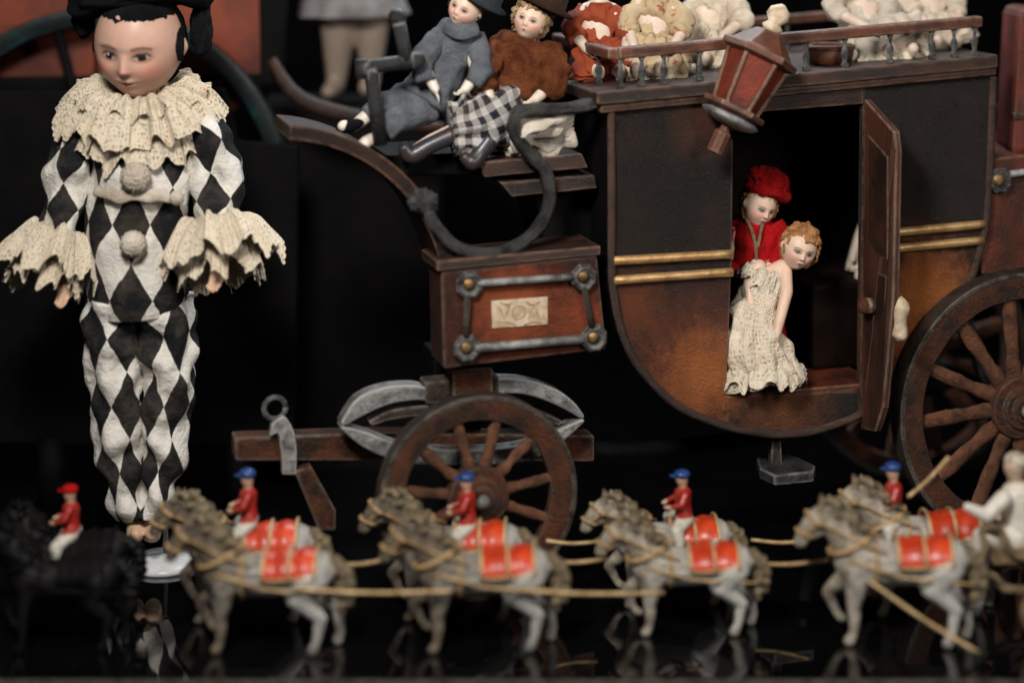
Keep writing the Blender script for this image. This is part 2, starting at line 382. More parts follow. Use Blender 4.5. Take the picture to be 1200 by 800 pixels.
def structure(name,g,mat,**k):
    o=mk(name,g,mat,**k); o['kind']='structure'; return o
m,nt,b=nm('black_gloss'); o_=objv(nt)
nt.links.new(mixc(nt,ramp(nt,noi(nt,o_,1.3,8,.7),.5,.8),(.002,.002,.0024),(.005,.005,.0055)),b.inputs['Base Color'])
nt.links.new(ramp(nt,noi(nt,o_,2.2,9,.75),.3,.7,.012,.07),b.inputs['Roughness']); b.inputs['IOR'].default_value=1.95
FLOOR=m
g=G(); box(g,(0,4.8,-.15),(44,14.2,.3)); structure('table_top',g,FLOOR,smooth=False)
g=G(); box(g,(0,-2.335,-.155),(44,.06,.29)); structure('shelf_edge',g,TYRE,smooth=False)
WALL=M('black_backdrop',(.0015,.0015,.002),(.003,.0025,.0025),.95,bst=.1,spec=.0)
g=G(); box(g,(0,11.8,7),(44,.2,16)); structure('wall',g,WALL,smooth=False)

# ================= HARLEQUIN
Y0=.84; base=G0(178,Y0)
T=thing('harlequin_doll',base,'porcelain clown doll in black and white diamond suit with lace ruff','doll')
def L(px,py,dy=0): return P(px,py,Y0+dy)-base
HCN=L(164,50,-.05)
g=G(); head(g,HCN,.67,-9,15,3,6)
ch=[[(L(165,100,.1),.23),(L(165,150,.05),.28),(L(165,220,.05),.42),(L(165,330,.05),.40)],
 [(L(110,160,.05),.2),(L(84,200),.14),(L(77,250),.12),(L(72,300,-.25),.09)],
 [(L(220,160,.05),.2),(L(252,200),.14),(L(256,250),.12),(L(252,285,-.35),.09)],
 [(L(145,345,.05),.26),(L(136,450),.2),(L(158,600),.11),(L(161,612),.10),(L(160,626,-.2),.08)],
 [(L(185,345,.05),.26),(L(196,450),.2),(L(182,600),.11),(L(180,612),.10),(L(178,626,-.22),.08)]]
ch+=hand(L(254,302,-.48),(.05,-.30,-1),(1,-.4,0),.46,.7)
ch+=hand(L(74,324,-.36),(.08,-.3,-1),(1,-.3,0),.42,.6)
vs,fs=fuse(ch,.024,3); g.add(vs,fs,None,(.58,.37,.25)); body=mk('body',g,BISQUE,T,recalc=False)
hair(HCN+V((0,.02,.0)),.67,-9,13,3,BLKF,T,'cap_lining',1.05,.03,3,(.60,.58,.05),0,6,.4)
g=G(); vs,fs=ICO[5]; o=[]; RT_=rotm(0,0,-7)
for v in vs:
    r=1.0+.09*noise.noise(v*3); w=V((v.x*.90*r,v.y*.80*r,v.z*.60*r))
    if w.z<0: w.z*=.35+1.5*max(0,abs(v.x)-.55)
    o.append(RT_@w+L(166,-6,.20))
g.add(o,fs); mk('cap',g,BLKF,T)
for px,py,k in((98,20,.8),(236,34,1.05)):
    g=G(); ball(g,L(px,py,.22),.21,4,sz=(.66,.9,1.5*k),nz=.25,nf=3); mk('cap_flap',g,BLKF,T)
g=G()
tube(g,[(L(165,130,.08),.30,.28),(L(165,148,.08),.64,.42),(L(165,180,.05),.66,.48),(L(164,240,.02),.62,.48),(L(163,300),.63,.48),(L(163,345),.66,.50),(L(164,366),.60,.46)],80,8,wr=(.13,3.0,.6))
mk('jacket',g,DIAT,T)
for pts in ([(L(106,148,.05),.20,.24),(L(92,166,.0),.27,.30),(L(80,205,-.03),.27,.29),(L(76,240,-.06),.26,.27),(L(73,268,-.14),.21,.23),(L(71,286,-.2),.15,.16)],
    [(L(226,140,.05),.20,.24),(L(241,156,0),.28,.31),(L(253,200,-.03),.29,.30),(L(257,238,-.1),.28,.28),(L(254,264,-.2),.23,.23),(L(251,280,-.28),.15,.16)]):
    g=G(); tube(g,pts,44,9,wr=(.14,4.2,.8)); mk('sleeve',g,DIAS,T)
for pts in ([(L(140,350,.03),.38,.40),(L(134,400),.35,.38),(L(137,460),.32,.35),(L(142,520),.275,.31),(L(149,570),.235,.26),(L(154,606),.18,.21)],
            [(L(190,350,.03),.38,.40),(L(197,400),.33,.37),(L(198,460),.29,.34),(L(192,520),.255,.31),(L(186,570),.215,.26),(L(181,602),.16,.21)]):
    g=G(); tube(g,pts,52,12,wr=(.14,4.0,.8)); mk('trouser_leg',g,DIAM,T)
g=G()
RX=lambda a: Matrix.Rotation(math.radians(a),3,'X'); RY=lambda a: Matrix.Rotation(math.radians(a),3,'Y')
ruffle(g,L(164,108,.08),.30,1.04,.34,13,.10,RX(14),.78,0,760,18,lift=.14)
ruffle(g,L(164,114,.05),.30,.90,.64,11,.10,RX(9),.78,1.7,700,18,lift=.14)
ruffle(g,L(164,106,.08),.30,.82,.05,15,.08,RX(18),.80,3.1,700,18,lift=.08)
mk('lace_ruff',g,LACE,T,recalc=False)
for (c,ry_,ph,k) in ((L(68,278,-.12),12,0.3,.96),(L(253,266,-.22),-10,2.0,1.04)):
    g=G(); R=RY(ry_)@RX(-24)
    ruffle(g,c,.15,.64*k,.42,9,.10,R,.92,ph,620,16,lift=.18,ragged=.35); ruffle(g,c+V((0,.03,.0)),.15,.50*k,.60,8,.09,R,.9,ph+2,560,16,lift=.18,ragged=.35)
    mk('lace_cuff',g,LACE,T,recalc=False)
for (px,py,r,dy) in ((159,208,.175,-.60),(156,286,.15,-.60),(207,232,.085,-.50)):
    g=G(); ball(g,L(px,py,dy),r,5,nz=.22,nf=10); mk('pompom',g,WHT,T)
g=G(); tube(g,[(L(112,222,-.40),.06,.03),(L(135,230,-.54),.08,.03),(L(160,232,-.58),.05,.04),(L(186,230,-.54),.08,.03),(L(200,233,-.48),.05,.03)],14,6,wr=(.05,6)); mk('ribbon',g,WHT,T)
SLP=M('slipper_cloth',(.48,.36,.23),None,.8)
for px in (159,179):
    g=G(); tube(g,[(L(px,604,.02),.12,.13),(L(px,618,-.04),.11,.14),(L(px-1,629,-.16),.10,.09)],18,4); mk('slipper',g,SLP,T)
b2=G0(193,.95); T2=thing('doll_stand',b2,'round white enamel doll stand with dark support rod','doll stand')
g=G(); lathe(g,[(0.02,0),(.43,0),(.44,.03),(.41,.07),(.2,.10),(.03,.11)],(0,0,0),(0,0,1),48); mk('base',g,PORC,T2)
g=G(); tube(g,[(V((.0,.1,.08)),.035),(V((-.1,.38,1.2)),.035),(V((-.2,.72,2.4)),.035),(V((-.25,.72,3.3)),.035)],10,3); mk('rod',g,IRON,T2)

# ================= BACKGROUND CARRIAGE
yb=3.6; bb=G0(170,yb); TB=thing('old_carriage',bb,'dark old toy carriage with red panels and teal wheel','carriage')
LB=lambda px,py,dy=0: P(px,py,yb+dy)-bb
def quadp(g,pl,dy,th,f): prism(g,[f(px,py,dy) for px,py in pl],(0,th,0))
for pl_ in ([(-60,-60),(110,-60),(110,130),(-60,130)],[(114,-60),(325,-60),(318,92),(250,150),(114,150)]):
    g=G(); quadp(g,pl_,.5,.15,LB); mk('panel',g,ORNG,TB,False,.02)
g=G(); quadp(g,[(302,-60),(338,-60),(330,100),(305,100)],.25,.25,LB); quadp(g,[(-60,92),(330,88),(330,104),(-60,108)],.3,.2,LB)
quadp(g,[(-60,108),(262,104),(280,165),(350,172),(345,520),(-60,520)],-.45,.15,LB); mk('frame',g,BLACK,TB,False,.03)  # large quad is an added black plate masking the lower wheel
c=LB(118,232,0); rr_=2.6
g=G(); lathe(g,[(rr_,-.14),(rr_,.14),(rr_-.24,.12),(rr_-.24,-.12)],c,(0,1,0),96,True); wb=mk('wheel',g,TEAL,TB,True,.03)
g=G()
for k in range(12):
    a=k*math.pi/6+.25; rod(g,c+V((math.cos(a)*.05,0,math.sin(a)*.05)),c+V((math.cos(a)*2.4,0,math.sin(a)*2.4)),.07,8)
mk('spokes',g,BLACK,wb)
for px in(60,280):
    g=G(); a=LB(px,510,-.37); rod(g,(a.x,a.y,0),a,.18,8); mk('leg',g,BLACK,TB)
g=G(); tube(g,[(LB(318,70,-.1),.07),(LB(352,116,-.2),.11),(LB(430,140,-.3),.11),(LB(520,150,-.3),.07)],10,4); mk('shaft',g,WOODX,TB)

yk=5.2; bk=G0(412,yk); TK=thing('standing_doll',bk,'pale porcelain doll in grey skirt standing with bare legs','doll')
LK=lambda px,py,dy=0: P(px,py,yk+dy)-bk
ped=P(400,116,yk).z
g=G(); vs,fs=fuse([[(LK(395,-10),.3),(LK(396,40),.25),(LK(395,85),.17),(LK(394,100),.15),(LK(385,108,-.25),.12)],[(LK(438,-10),.3),(LK(436,40),.24),(LK(434,80),.17),(LK(434,96),.15),(LK(428,104,-.2),.12)],[(LK(416,-20),.5),(LK(416,-110),.4),(LK(416,-160),.15)],[(LK(400,-110),.2),(LK(360,-60),.14),(LK(350,-20,-.2),.1)],[(LK(430,-110),.2),(LK(476,-60),.14),(LK(480,-20,-.2),.1)]],.05)
g.add(vs,fs,None,(.26,.20,.16)); head(g,LK(416,-190),.5,0,0,0,4); mk('body',g,BISQUE,TK,recalc=False)
g=G(); tube(g,[(LK(416,-120),.45,.35),(LK(416,-60),.5,.4),(LK(414,0),.72,.55),(LK(414,18),.78,.6)],40,6,fold=(.08,9)); mk('dress',g,M('grey_skirt',(.24,.23,.23),(.14,.13,.13),.9),TK)
g=G(); box(g,(LK(412,60).x,0,ped/2),(2.6,1.6,ped)); pd=mk('display_block',g,BLACK,None,False,.03); pd.location=bk+V((0,.2,-.04)); pd['label']='black display block carrying the grey skirted doll'; pd['category']='display block'

# ================= COACH
th=math.radians(16.5); cs_,sn_=math.cos(th),math.sin(th); X0=-.44
CO=thing('toy_coach',V((X0,0,0)),'antique dark red and black wooden toy coach with door open','coach',rot=th)
def CL(px,py,Y=0.0):
    k=(px-600)/2200.0
    X=(22*k+k*Y*cs_+Y*sn_-X0)/(cs_-k*sn_)
    y=X*sn_+Y*cs_; s=100*D/(D+y)
    return V((X,Y,HC-(py-HR)/s))
def CW(px,py,Y=0.0):
    p=CL(px,py,Y); return V((X0+p.x*cs_-p.y*sn_, p.x*sn_+p.y*cs_, p.z))
def cp(pl,Y=0): return [CL(a,b_,Y) for a,b_ in pl]
W=2.3
LO=[(716,300),(719,345),(727,385),(742,420),(765,450),(795,476),(825,490),(851,499)]
SO=[(851,499),(885,506),(920,508),(955,504),(985,494),(1008,484)]
RO=[(1008,484),(1040,462),(1072,428),(1105,385),(1132,340),(1148,290),(1156,250)]
pl=cp([(714,116),(860,106),(858,300),(852,452)]+LO[::-1])
PANL=M('coach_panel_paint',(.007,.006,.006),(.022,.012,.009),.32,ns=1.4,c3=(.055,.028,.017),wear=(.30,.18,.11),bst=1,bd=.07,spec=.6,coat=.15,scr=(.16,.10,.07),tint=[(tuple(CL(815,425)),1.15,(.17,.040,.012)),(tuple(CL(826,440)),.75,(.40,.12,.028)),(tuple(CL(745,360)),.55,(.16,.04,.012)),(tuple(CL(830,140)),.6,(.08,.026,.013)),(tuple(CL(1075,365)),1.2,(.19,.045,.013)),(tuple(CL(1085,350)),.8,(.42,.13,.03)),(tuple(CL(920,480)),.8,(.15,.05,.016))])
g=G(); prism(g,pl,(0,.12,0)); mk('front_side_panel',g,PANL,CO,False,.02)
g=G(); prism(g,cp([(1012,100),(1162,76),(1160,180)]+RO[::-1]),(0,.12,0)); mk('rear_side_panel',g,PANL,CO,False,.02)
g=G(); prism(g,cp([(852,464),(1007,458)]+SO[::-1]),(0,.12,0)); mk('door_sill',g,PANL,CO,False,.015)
g=G(); prism(g,cp([(860,106),(1012,98),(1012,122),(860,134)]),(0,.12,0)); mk('door_header',g,WOODX,CO,False,.015)
g=G(); tube(g,[(p+V((0,-.02,0)),.05,.045) for p in cp([(716,124)]+LO+SO[1:]+RO[1:]+[(1163,90)])],10,4,wr=(.012,8)); mk('edge_moulding',g,ROOF,CO)
pts=cp(LO+SO[1:]+RO[1:]); g=G(); n=len(pts)
vs=[p+V((0,.06,.015)) for p in pts]+[p+V((0,W-.05,.015)) for p in pts]+[p+V((0,.06,.09)) for p in pts]+[p+V((0,W-.05,.09)) for p in pts]
fs=[(i,i+1,i+1+n,i+n) for i in range(n-1)]+[(i+2*n,i+3*n,i+3*n+1,i+2*n+1) for i in range(n-1)]
g.add(vs,fs); mk('underside',g,INNER,CO)
farp=[p+V((0,W,0)) for p in cp([(714,116),(1162,76),(1160,180)]+RO[::-1]+SO[::-1][1:]+LO[::-1][1:])]
g=G(); prism(g,farp,(0,.1,0)); mk('far_side_panel',g,INNER,CO,False,.02)
a=CL(716,116);b_=CL(716,300); g=G(); prism(g,[V((a.x,.12,a.z)),V((a.x,W,a.z)),V((b_.x,W,b_.z-.3)),V((b_.x,.12,b_.z-.3))],(.1,0,0)); mk('front_wall',g,BLACK,CO,False,.02)
a=CL(1160,78);b_=CL(1156,255); g=G(); prism(g,[V((a.x-.1,.12,a.z)),V((a.x-.1,W,a.z)),V((b_.x-.1,W,b_.z-.2)),V((b_.x-.1,.12,b_.z-.2))],(.08,0,0)); mk('rear_wall',g,INNER,CO,False,.02)
a=CL(800,468);b_=CL(1030,462); g=G(); prism(g,[V((a.x,.02,a.z)),V((b_.x,.02,a.z)),V((b_.x,W,a.z)),V((a.x,W,a.z))],(0,0,-.08)); mk('floor_board',g,REDW,CO,False,.015)
FZ=a.z
a=CL(950,340,.5);b_=CL(1090,330,.5); SEATZ=a.z; g=G(); box(g,((a.x+b_.x)/2+.15,1.5,(FZ+a.z)/2),(b_.x-a.x,1.5,a.z-FZ)); mk('bench_seat',g,M('seat_leather',(.007,.004,.003),(.014,.007,.005),.6,spec=.08),CO,False,.06)
g=G(); prism(g,[CL(700,108,-.13),CL(1170,64,-.13),CL(1170,80,-.13),CL(700,124,-.13)],(0,W+.3,0)); mk('roof',g,ROOF,CO,False,.03)
rz=lambda X: CL(700,108,-.13).z+(CL(1170,64,-.13).z-CL(700,108,-.13).z)*(X-CL(700,108,-.13).x)/(CL(1170,64,-.13).x-CL(700,108,-.13).x)
g=G(); prism(g,[CL(704,124,-.08),CL(1168,80,-.08),CL(1168,88,-.08),CL(704,133,-.08)],(0,.12,0)); mk('cornice',g,WOODX,CO,False,.02)
for aa,bb_ in (((718,305),(857,297)),((718,328),(857,318)),((1036,273),(1153,262)),((1034,292),(1151,281))):
    g=G(); A0=CL(*aa)+V((0,-.03,0)); B0=CL(*bb_)+V((0,-.03,0)); tube(g,[(A0,.055,.05),(A0.lerp(B0,.5),.055,.05),(B0,.055,.05)],12,4); mk('gold_band',g,GOLD,CO)
xd=CL(1012,300).x
dpl=[V((xd,-.02,CL(1012,116).z)),V((xd,-.78,5.32)),V((xd+.02,-.80,5.1)),V((xd,-.76,3.3)),V((xd-.05,-.60,1.95)),V((xd-.06,-.42,1.60)),V((xd-.05,-.02,1.52))]
g=G(); prism(g,dpl,(.09,0,0)); dr=mk('door',g,M('door_wood',(.085,.030,.017),(.028,.013,.010),.38,ns=2,c3=(.18,.10,.07),wear=(.42,.30,.22),bst=.8,bd=.04,st=(1,1,.3),scr=(.30,.18,.12)),CO,False,.02)
g=G(); prism(g,[V((xd-.02,-.14,5.2)),V((xd-.02,-.66,5.0)),V((xd-.02,-.66,3.75)),V((xd-.02,-.14,3.75))],(.03,0,0)); mk('door_panel',g,WOODX,dr,False,.012)
g=G(); prism(g,[V((xd-.02,-.14,3.55)),V((xd-.02,-.64,3.55)),V((xd-.03,-.50,2.1)),V((xd-.03,-.14,1.9))],(.03,0,0)); mk('door_panel',g,WOODX,dr,False,.012)
g=G(); tube(g,[(V((xd+.10,-.72,3.30)),.05),(V((xd+.13,-.72,3.18)),.11),(V((xd+.12,-.71,3.0)),.08),(V((xd+.12,-.70,2.84)),.10),(V((xd+.10,-.70,2.76)),.03)],14,5,wr=(.02,8)); mk('door_handle',g,M('bone',(.62,.50,.36),(.40,.28,.17),.35,ns=8),dr)
g=G(); rod(g,(xd-.12,-.3,3.12),(xd+.0,-.3,3.12),.10,8); ball(g,(xd-.13,-.3,3.12),.10,3); mk('latch',g,RIM,dr)
fb=cp([(517,318),(700,299),(711,409),(520,432)])
BOXM=M('boot_paint',(.026,.010,.008),(.06,.018,.010),.36,ns=2,c3=(.012,.007,.006),wear=(.40,.27,.19),bst=1,bd=.06,coat=.12,spec=.45,scr=(.22,.12,.08),tint=[(tuple(CL(612,368)),1.0,(.16,.034,.012)),(tuple(CL(600,360)),.65,(.34,.075,.022)),(tuple(CL(680,370)),.5,(.26,.055,.018))])
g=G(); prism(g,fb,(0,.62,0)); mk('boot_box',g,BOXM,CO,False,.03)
g=G(); prism(g,[CL(512,306,-.05),CL(704,288,-.05),CL(704,299,-.05),CL(512,318,-.05)],(0,.75,0)); mk('boot_lid',g,ROOF,CO,False,.02)
RS=[(549,333),(683,324),(546,407),(695,395)]
for px,py in RS:
    g=G(); lathe(g,[(.02,0),(.16,0),(.175,-.05),(.14,-.09),(.11,-.09),(.10,-.06),(.02,-.06)],CL(px,py,-.01),(0,1,0),8,ph=.39); rs=mk('rosette',g,IRON,CO,False,.012)
    g=G(); ball(g,CL(px,py,-.085),.065,3,sz=(1,.5,1)); mk('boss',g,BRASS,rs)
def crod(aa,bb_,r,mat=SILV,name='metal_rod',Y=-.07):
    g=G(); rod(g,CL(*aa,Y),CL(*bb_,Y),r,12); return mk(name,g,mat,CO)
crod((560,332),(672,324),.045);crod((557,408),(683,397),.055);crod((548,345),(546,396),.04,TYRE);crod((684,336),(694,384),.04,TYRE)
g=G(); prism(g,cp([(576,353),(642,348),(642,380),(577,385)],-.02),(0,.03,0)); pt=mk('name_plate',g,CREAMP,CO,False,.006)
def text(s,size,p,parent,mat,name='lettering'):
    c=bpy.data.curves.new('t','FONT'); c.body=s; c.size=size; c.extrude=.0015; c.align_x='CENTER'; c.align_y='CENTER'; c.offset=-.005
    o=bpy.data.objects.new('t',c); sc.collection.objects.link(o); dg=bpy.context.evaluated_depsgraph_get()
    me=bpy.data.meshes.new_from_object(o.evaluated_get(dg)); bpy.data.objects.remove(o)
    R=Matrix.Translation(p)@Matrix.Rotation(math.pi/2,4,'X'); me.transform(R); me.materials.clear(); me.materials.append(mat)
    ob=bpy.data.objects.new(name,me); sc.collection.objects.link(ob); ob.parent=parent; return ob
text('VOA',.25,CL(609,367,-.0235),pt,LETT)
g=G()
for s_ in(-1,1):
    tube(g,[(CL(609+s_*8,353,-.02),.008),(CL(609+s_*14,357,-.02),.012),(CL(609+s_*24,354,-.02),.006)],6,4); tube(g,[(CL(609+s_*5,381,-.02),.008),(CL(609+s_*14,377,-.02),.012),(CL(609+s_*26,378,-.02),.006)],6,4)
mk('plate_ornament',g,LETT,pt)
g=G(); prism(g,cp([(530,432),(577,430),(578,464),(531,464)],.3),(0,.4,0)); mk('support_block',g,RIM,CO,False,.02)
# leaf springs: pointed solid plates, outline traced as closed shapes
Ys=.42
def plate(poly,Y,th,mat=SILV,name='leaf_spring',bv=.035):
    up,dn=poly
    U=cr([list(CL(x,y,Y)) for x,y in up],5); Dn=cr([list(CL(x,y,Y)) for x,y in dn],5)
    g=G(); n=len(U); A=[V(p) for p in U]; B=[V(p) for p in Dn]; o=V((0,th,0))
    vs=A+B+[p+o for p in A]+[p+o for p in B]; fs=[]
    for i in range(n-1):
        fs+=[(i,i+1,i+1+n,i+n),(i+2*n,i+3*n,i+3*n+1,i+2*n+1),(i,i+2*n,i+2*n+1,i+1),(i+n,i+n+1,i+3*n+1,i+3*n)]
    fs+=[(0,n,3*n,2*n),(n-1,3*n-1,4*n-1,2*n-1)]
    g.add(vs,fs); return mk(name,g,mat,CO,False,bv)
plate(([(399,496),(418,468),(450,454),(485,451),(502,455)],[(402,500),(428,486),(456,474),(486,469),(503,470)]),Ys,.24)
plate(([(580,443),(612,444),(648,454),(672,470),(686,488)],[(582,462),(612,462),(640,470),(664,481),(683,492)]),Ys,.24)
plate(([(399,499),(430,506),(468,520),(508,526),(545,527)],[(400,503),(426,524),(464,540),(508,545),(545,545)]),Ys,.24)
plate(([(545,527),(590,525),(624,518),(655,503),(684,490)],[(545,545),(592,544),(632,536),(662,516),(686,494)]),Ys,.24)
plate(([(432,494),(462,480),(520,474),(585,474),(632,482),(660,494)],[(436,499),(464,491),(520,485),(585,485),(628,492),(656,499)]),Ys+.04,.16,TYRE,'leaf_spring',.02)
g=G(); prism(g,cp([(498,448),(585,440),(586,466),(499,474)],Ys-.03),(0,.3,0)); mk('spring_clamp',g,TYRE,CO,False,.03)
g=G(); prism(g,cp([(275,513),(440,507),(697,510),(697,541),(440,540),(276,540)],.75),(0,.3,0)); mk('pole_beam',g,RIM,CO,False,.03)
g=G(); prism(g,cp([(345,552),(365,546),(394,598),(394,622),(374,622)],.65),(0,.2,0)); mk('swingle_bar',g,RIM,CO,False,.03)
plate(([(318,498),(332,488),(344,504),(348,530),(347,556)],[(316,512),(326,508),(328,520),(330,535),(331,556)]),.66,.1,SILV,'shackle',.02)
g=G(); cc=CL(322,478,.8); tube(g,[(cc+V((math.cos(t)*.13,0,math.sin(t)*.13)),.032) for t in [k*math.pi/6 for k in range(13)]],8,1); rod(g,cc+V((0,0,-.4)),cc+V((0,0,-.13)),.035); mk('eye_bolt',g,IRON,CO)
arc=[]
for k in range(17):
    a_=math.radians(88-80*k/16); arc.append((333+203*math.cos(a_),350-203*math.sin(a_)))
pa=cp(arc,.15); g=G(); n=len(pa); cpt=CL(333,350,.15)
vi=[p+(cpt-p).normalized()*.16 for p in pa]
vs=pa+[p+V((0,1.0,0)) for p in pa]+vi+[p+V((0,1.0,0)) for p in vi]
fs=[]
for i in range(n-1): fs+=[(i,i+1,i+1+n,i+n),(i+2*n,i+3*n,i+3*n+1,i+2*n+1),(i,i+2*n,i+2*n+1,i+1),(i+n,i+n+1,i+3*n+1,i+3*n)]
fs+=[(0,n,3*n,2*n),(n-1,2*n-1,4*n-1,3*n-1)]
g.add(vs,fs); mk('mudguard',g,M('mudguard_paint',(.010,.006,.005),(.030,.015,.010),.45,wear=(.26,.13,.08),bst=.8,spec=.2),CO,False)
SRP=[(703,121),(660,127),(622,128),(604,136),(604,156),(618,178),(638,200),(645,228),(634,262),(606,288),(570,297),(536,290),(512,268),(497,240)]
g=G(); tube(g,[(p,.08,.12) for p in cp(SRP,.12)],6,6,ref=V((0,1,0)),wr=(.025,6),ph0=math.pi/6); ball(g,CL(496,236,.12),.17,4,sz=(1.05,.8,.85),nz=.25); mk('seat_rail',g,IRON,CO)
for pl_ in ([(560,190),(682,180),(690,197),(568,208)],[(586,214),(697,205),(700,221),(600,231)]):
    g=G(); prism(g,cp(pl_,.35),(0,1.0,0)); mk('seat_board',g,ROOF,CO,False,.02)
g=G(); prism(g,cp([(620,208),(712,200),(712,290),(640,294)],.75),(0,.9,0)); prism(g,cp([(452,182),(600,176),(620,190),(620,206),(470,206)],.75),(0,1.1,0)); mk('driver_seat',g,BLACK,CO,False,.03)
g=G()
for aa,bb_ in (((420,80),(488,71)),((466,20),(478,80)),((434,80),(446,170)),((424,70),(424,92))): rod(g,CL(*aa,.35),CL(*bb_,.35),.085,8)
ball(g,CL(466,20,.35),.11,3); ball(g,CL(488,71,.35),.11,3); mk('arm_rest',g,M('black_worn_wood',(.010,.010,.011),(.025,.025,.025),.35,wear=(.2,.2,.2),bst=1,spec=.4,scr=(.10,.10,.10)),CO)
c0=CL(836,180,-.38); ax=V((.46,0,.89)).normalized(); q=.90
lp=lambda pr:[(r*q,h*q) for r,h in pr]
g=G(); lathe(g,lp([(.05,0),(.11,.02),(.12,.30),(.07,.34),(.07,.46)]),c0,ax,8)
lathe(g,lp([(.1,.48),(.32,.58),(.44,.62),(.44,.68),(.28,.70)]),c0,ax,6); lathe(g,lp([(.36,1.36),(.54,1.42),(.54,1.50),(.44,1.53),(.20,1.78),(.12,1.80)]),c0,ax,6)
for k in range(6):
    a_=k*math.pi/3; u=ax.orthogonal().normalized(); w=ax.cross(u); d=u*math.cos(a_)+w*math.sin(a_); rod(g,c0+ax*.69*q+d*.31*q,c0+ax*1.38*q+d*.42*q,.032,6)
ln=mk('lantern',g,RAIL,CO,False,.012)
g=G(); lathe(g,lp([(.29,.69),(.40,1.38)]),c0,ax,6); mk('lantern_glass',g,REDGL,ln,False)
g=G(); lathe(g,lp([(.2,.42),(.34,.46),(.42,.52),(.36,.56),(.2,.55)]),c0,ax,12); mk('lantern_base',g,SILV,ln)
g=G(); lathe(g,lp([(.10,1.79),(.15,1.86),(.09,1.93),(.16,2.02),(.14,2.12),(.03,2.2)]),c0,ax,16); mk('finial',g,CREAMP,ln)
g=G(); rod(g,c0+ax*.5,CL(850,150,.02),.05,8); mk('lantern_bracket',g,IRON,CO)
g=G(); prism(g,cp([(905,508),(915,508),(917,548),(904,548)],.1),(0,.1,0)); st=mk('step_stem',g,TYRE,CO,False,.01)
ctr=CL(920,556,.05); g=G(); prism(g,[V((ctr.x-.30,-.30,ctr.z)),V((ctr.x+.22,-.30,ctr.z)),V((ctr.x+.34,-.1,ctr.z)),V((ctr.x+.24,.42,ctr.z)),V((ctr.x-.22,.42,ctr.z)),V((ctr.x-.36,.0,ctr.z))],(0,0,.13)); mk('step_plate',g,IRON,st,False,.02)
g=G(); prism(g,cp([(1158,186),(1260,176),(1260,306),(1150,322)],.02),(0,1.9,0)); mk('rear_boot',g,REDW,CO,False,.03)
g=G(); lathe(g,[(.02,0),(.16,0),(.17,-.05),(.13,-.09),(.02,-.09)],CL(1170,211,0),(0,1,0),8,ph=.39); rs=mk('rosette',g,IRON,CO,False,.012)
g=G(); ball(g,CL(1170,211,-.09),.08,3,sz=(1,.5,1)); mk('boss',g,BRASS,rs)
g=G(); rod(g,CL(1184,204,-.07),CL(1250,196,-.07),.045); mk('metal_rod',g,SILV,CO)
rA=.42
x1=CL(724,100,.02).x; x2=CL(1150,60,.02).x
A_=lambda X,Y,h: V((X,Y,rz(X)+h))
g=G(); prism(g,[A_(x1,-.03,rA+.07),A_(x2,-.03,rA+.07),A_(x2,-.03,rA-.07),A_(x1,-.03,rA-.07)],(0,.16,0)); mk('rack_rail',g,RAIL,CO,False,.03)
g=G(); prism(g,[A_(x1,-.02,rA+.065),A_(x1,W-.1,rA+.065),A_(x1,W-.1,rA-.065),A_(x1,-.02,rA-.065)],(-.14,0,0)); mk('rack_rail',g,RAIL,CO,False,.03)
g=G(); prism(g,[A_(x1,W-.2,rA+.06),A_(x2,W-.2,rA+.06),A_(x2,W-.2,rA-.06),A_(x1,W-.2,rA-.06)],(0,.13,0)); mk('rack_rail',g,RAIL,CO,False,.03)
posts=[]
for px in (727,752,778,820,945,990,1043,1092,1118,1142): posts.append((CL(px,100,.04).x,.04))
for Y_ in (.55,1.05,1.6,2.1): posts.append((x1-.06,Y_))
for X_ in (2.6,3.4,4.2,5.0,5.8,6.5): posts.append((X_,W-.14))
for X_,Y_ in posts:
    g=G(); z0=rz(X_); lathe(g,[(.05,0),(.055,.04),(.025,.07),(.04,.13),(.048,.18),(.025,.24),(.022,.30),(.045,.35)],(X_,Y_,z0-.005),(0,0,1),12); mk('baluster',g,IRON,CO)
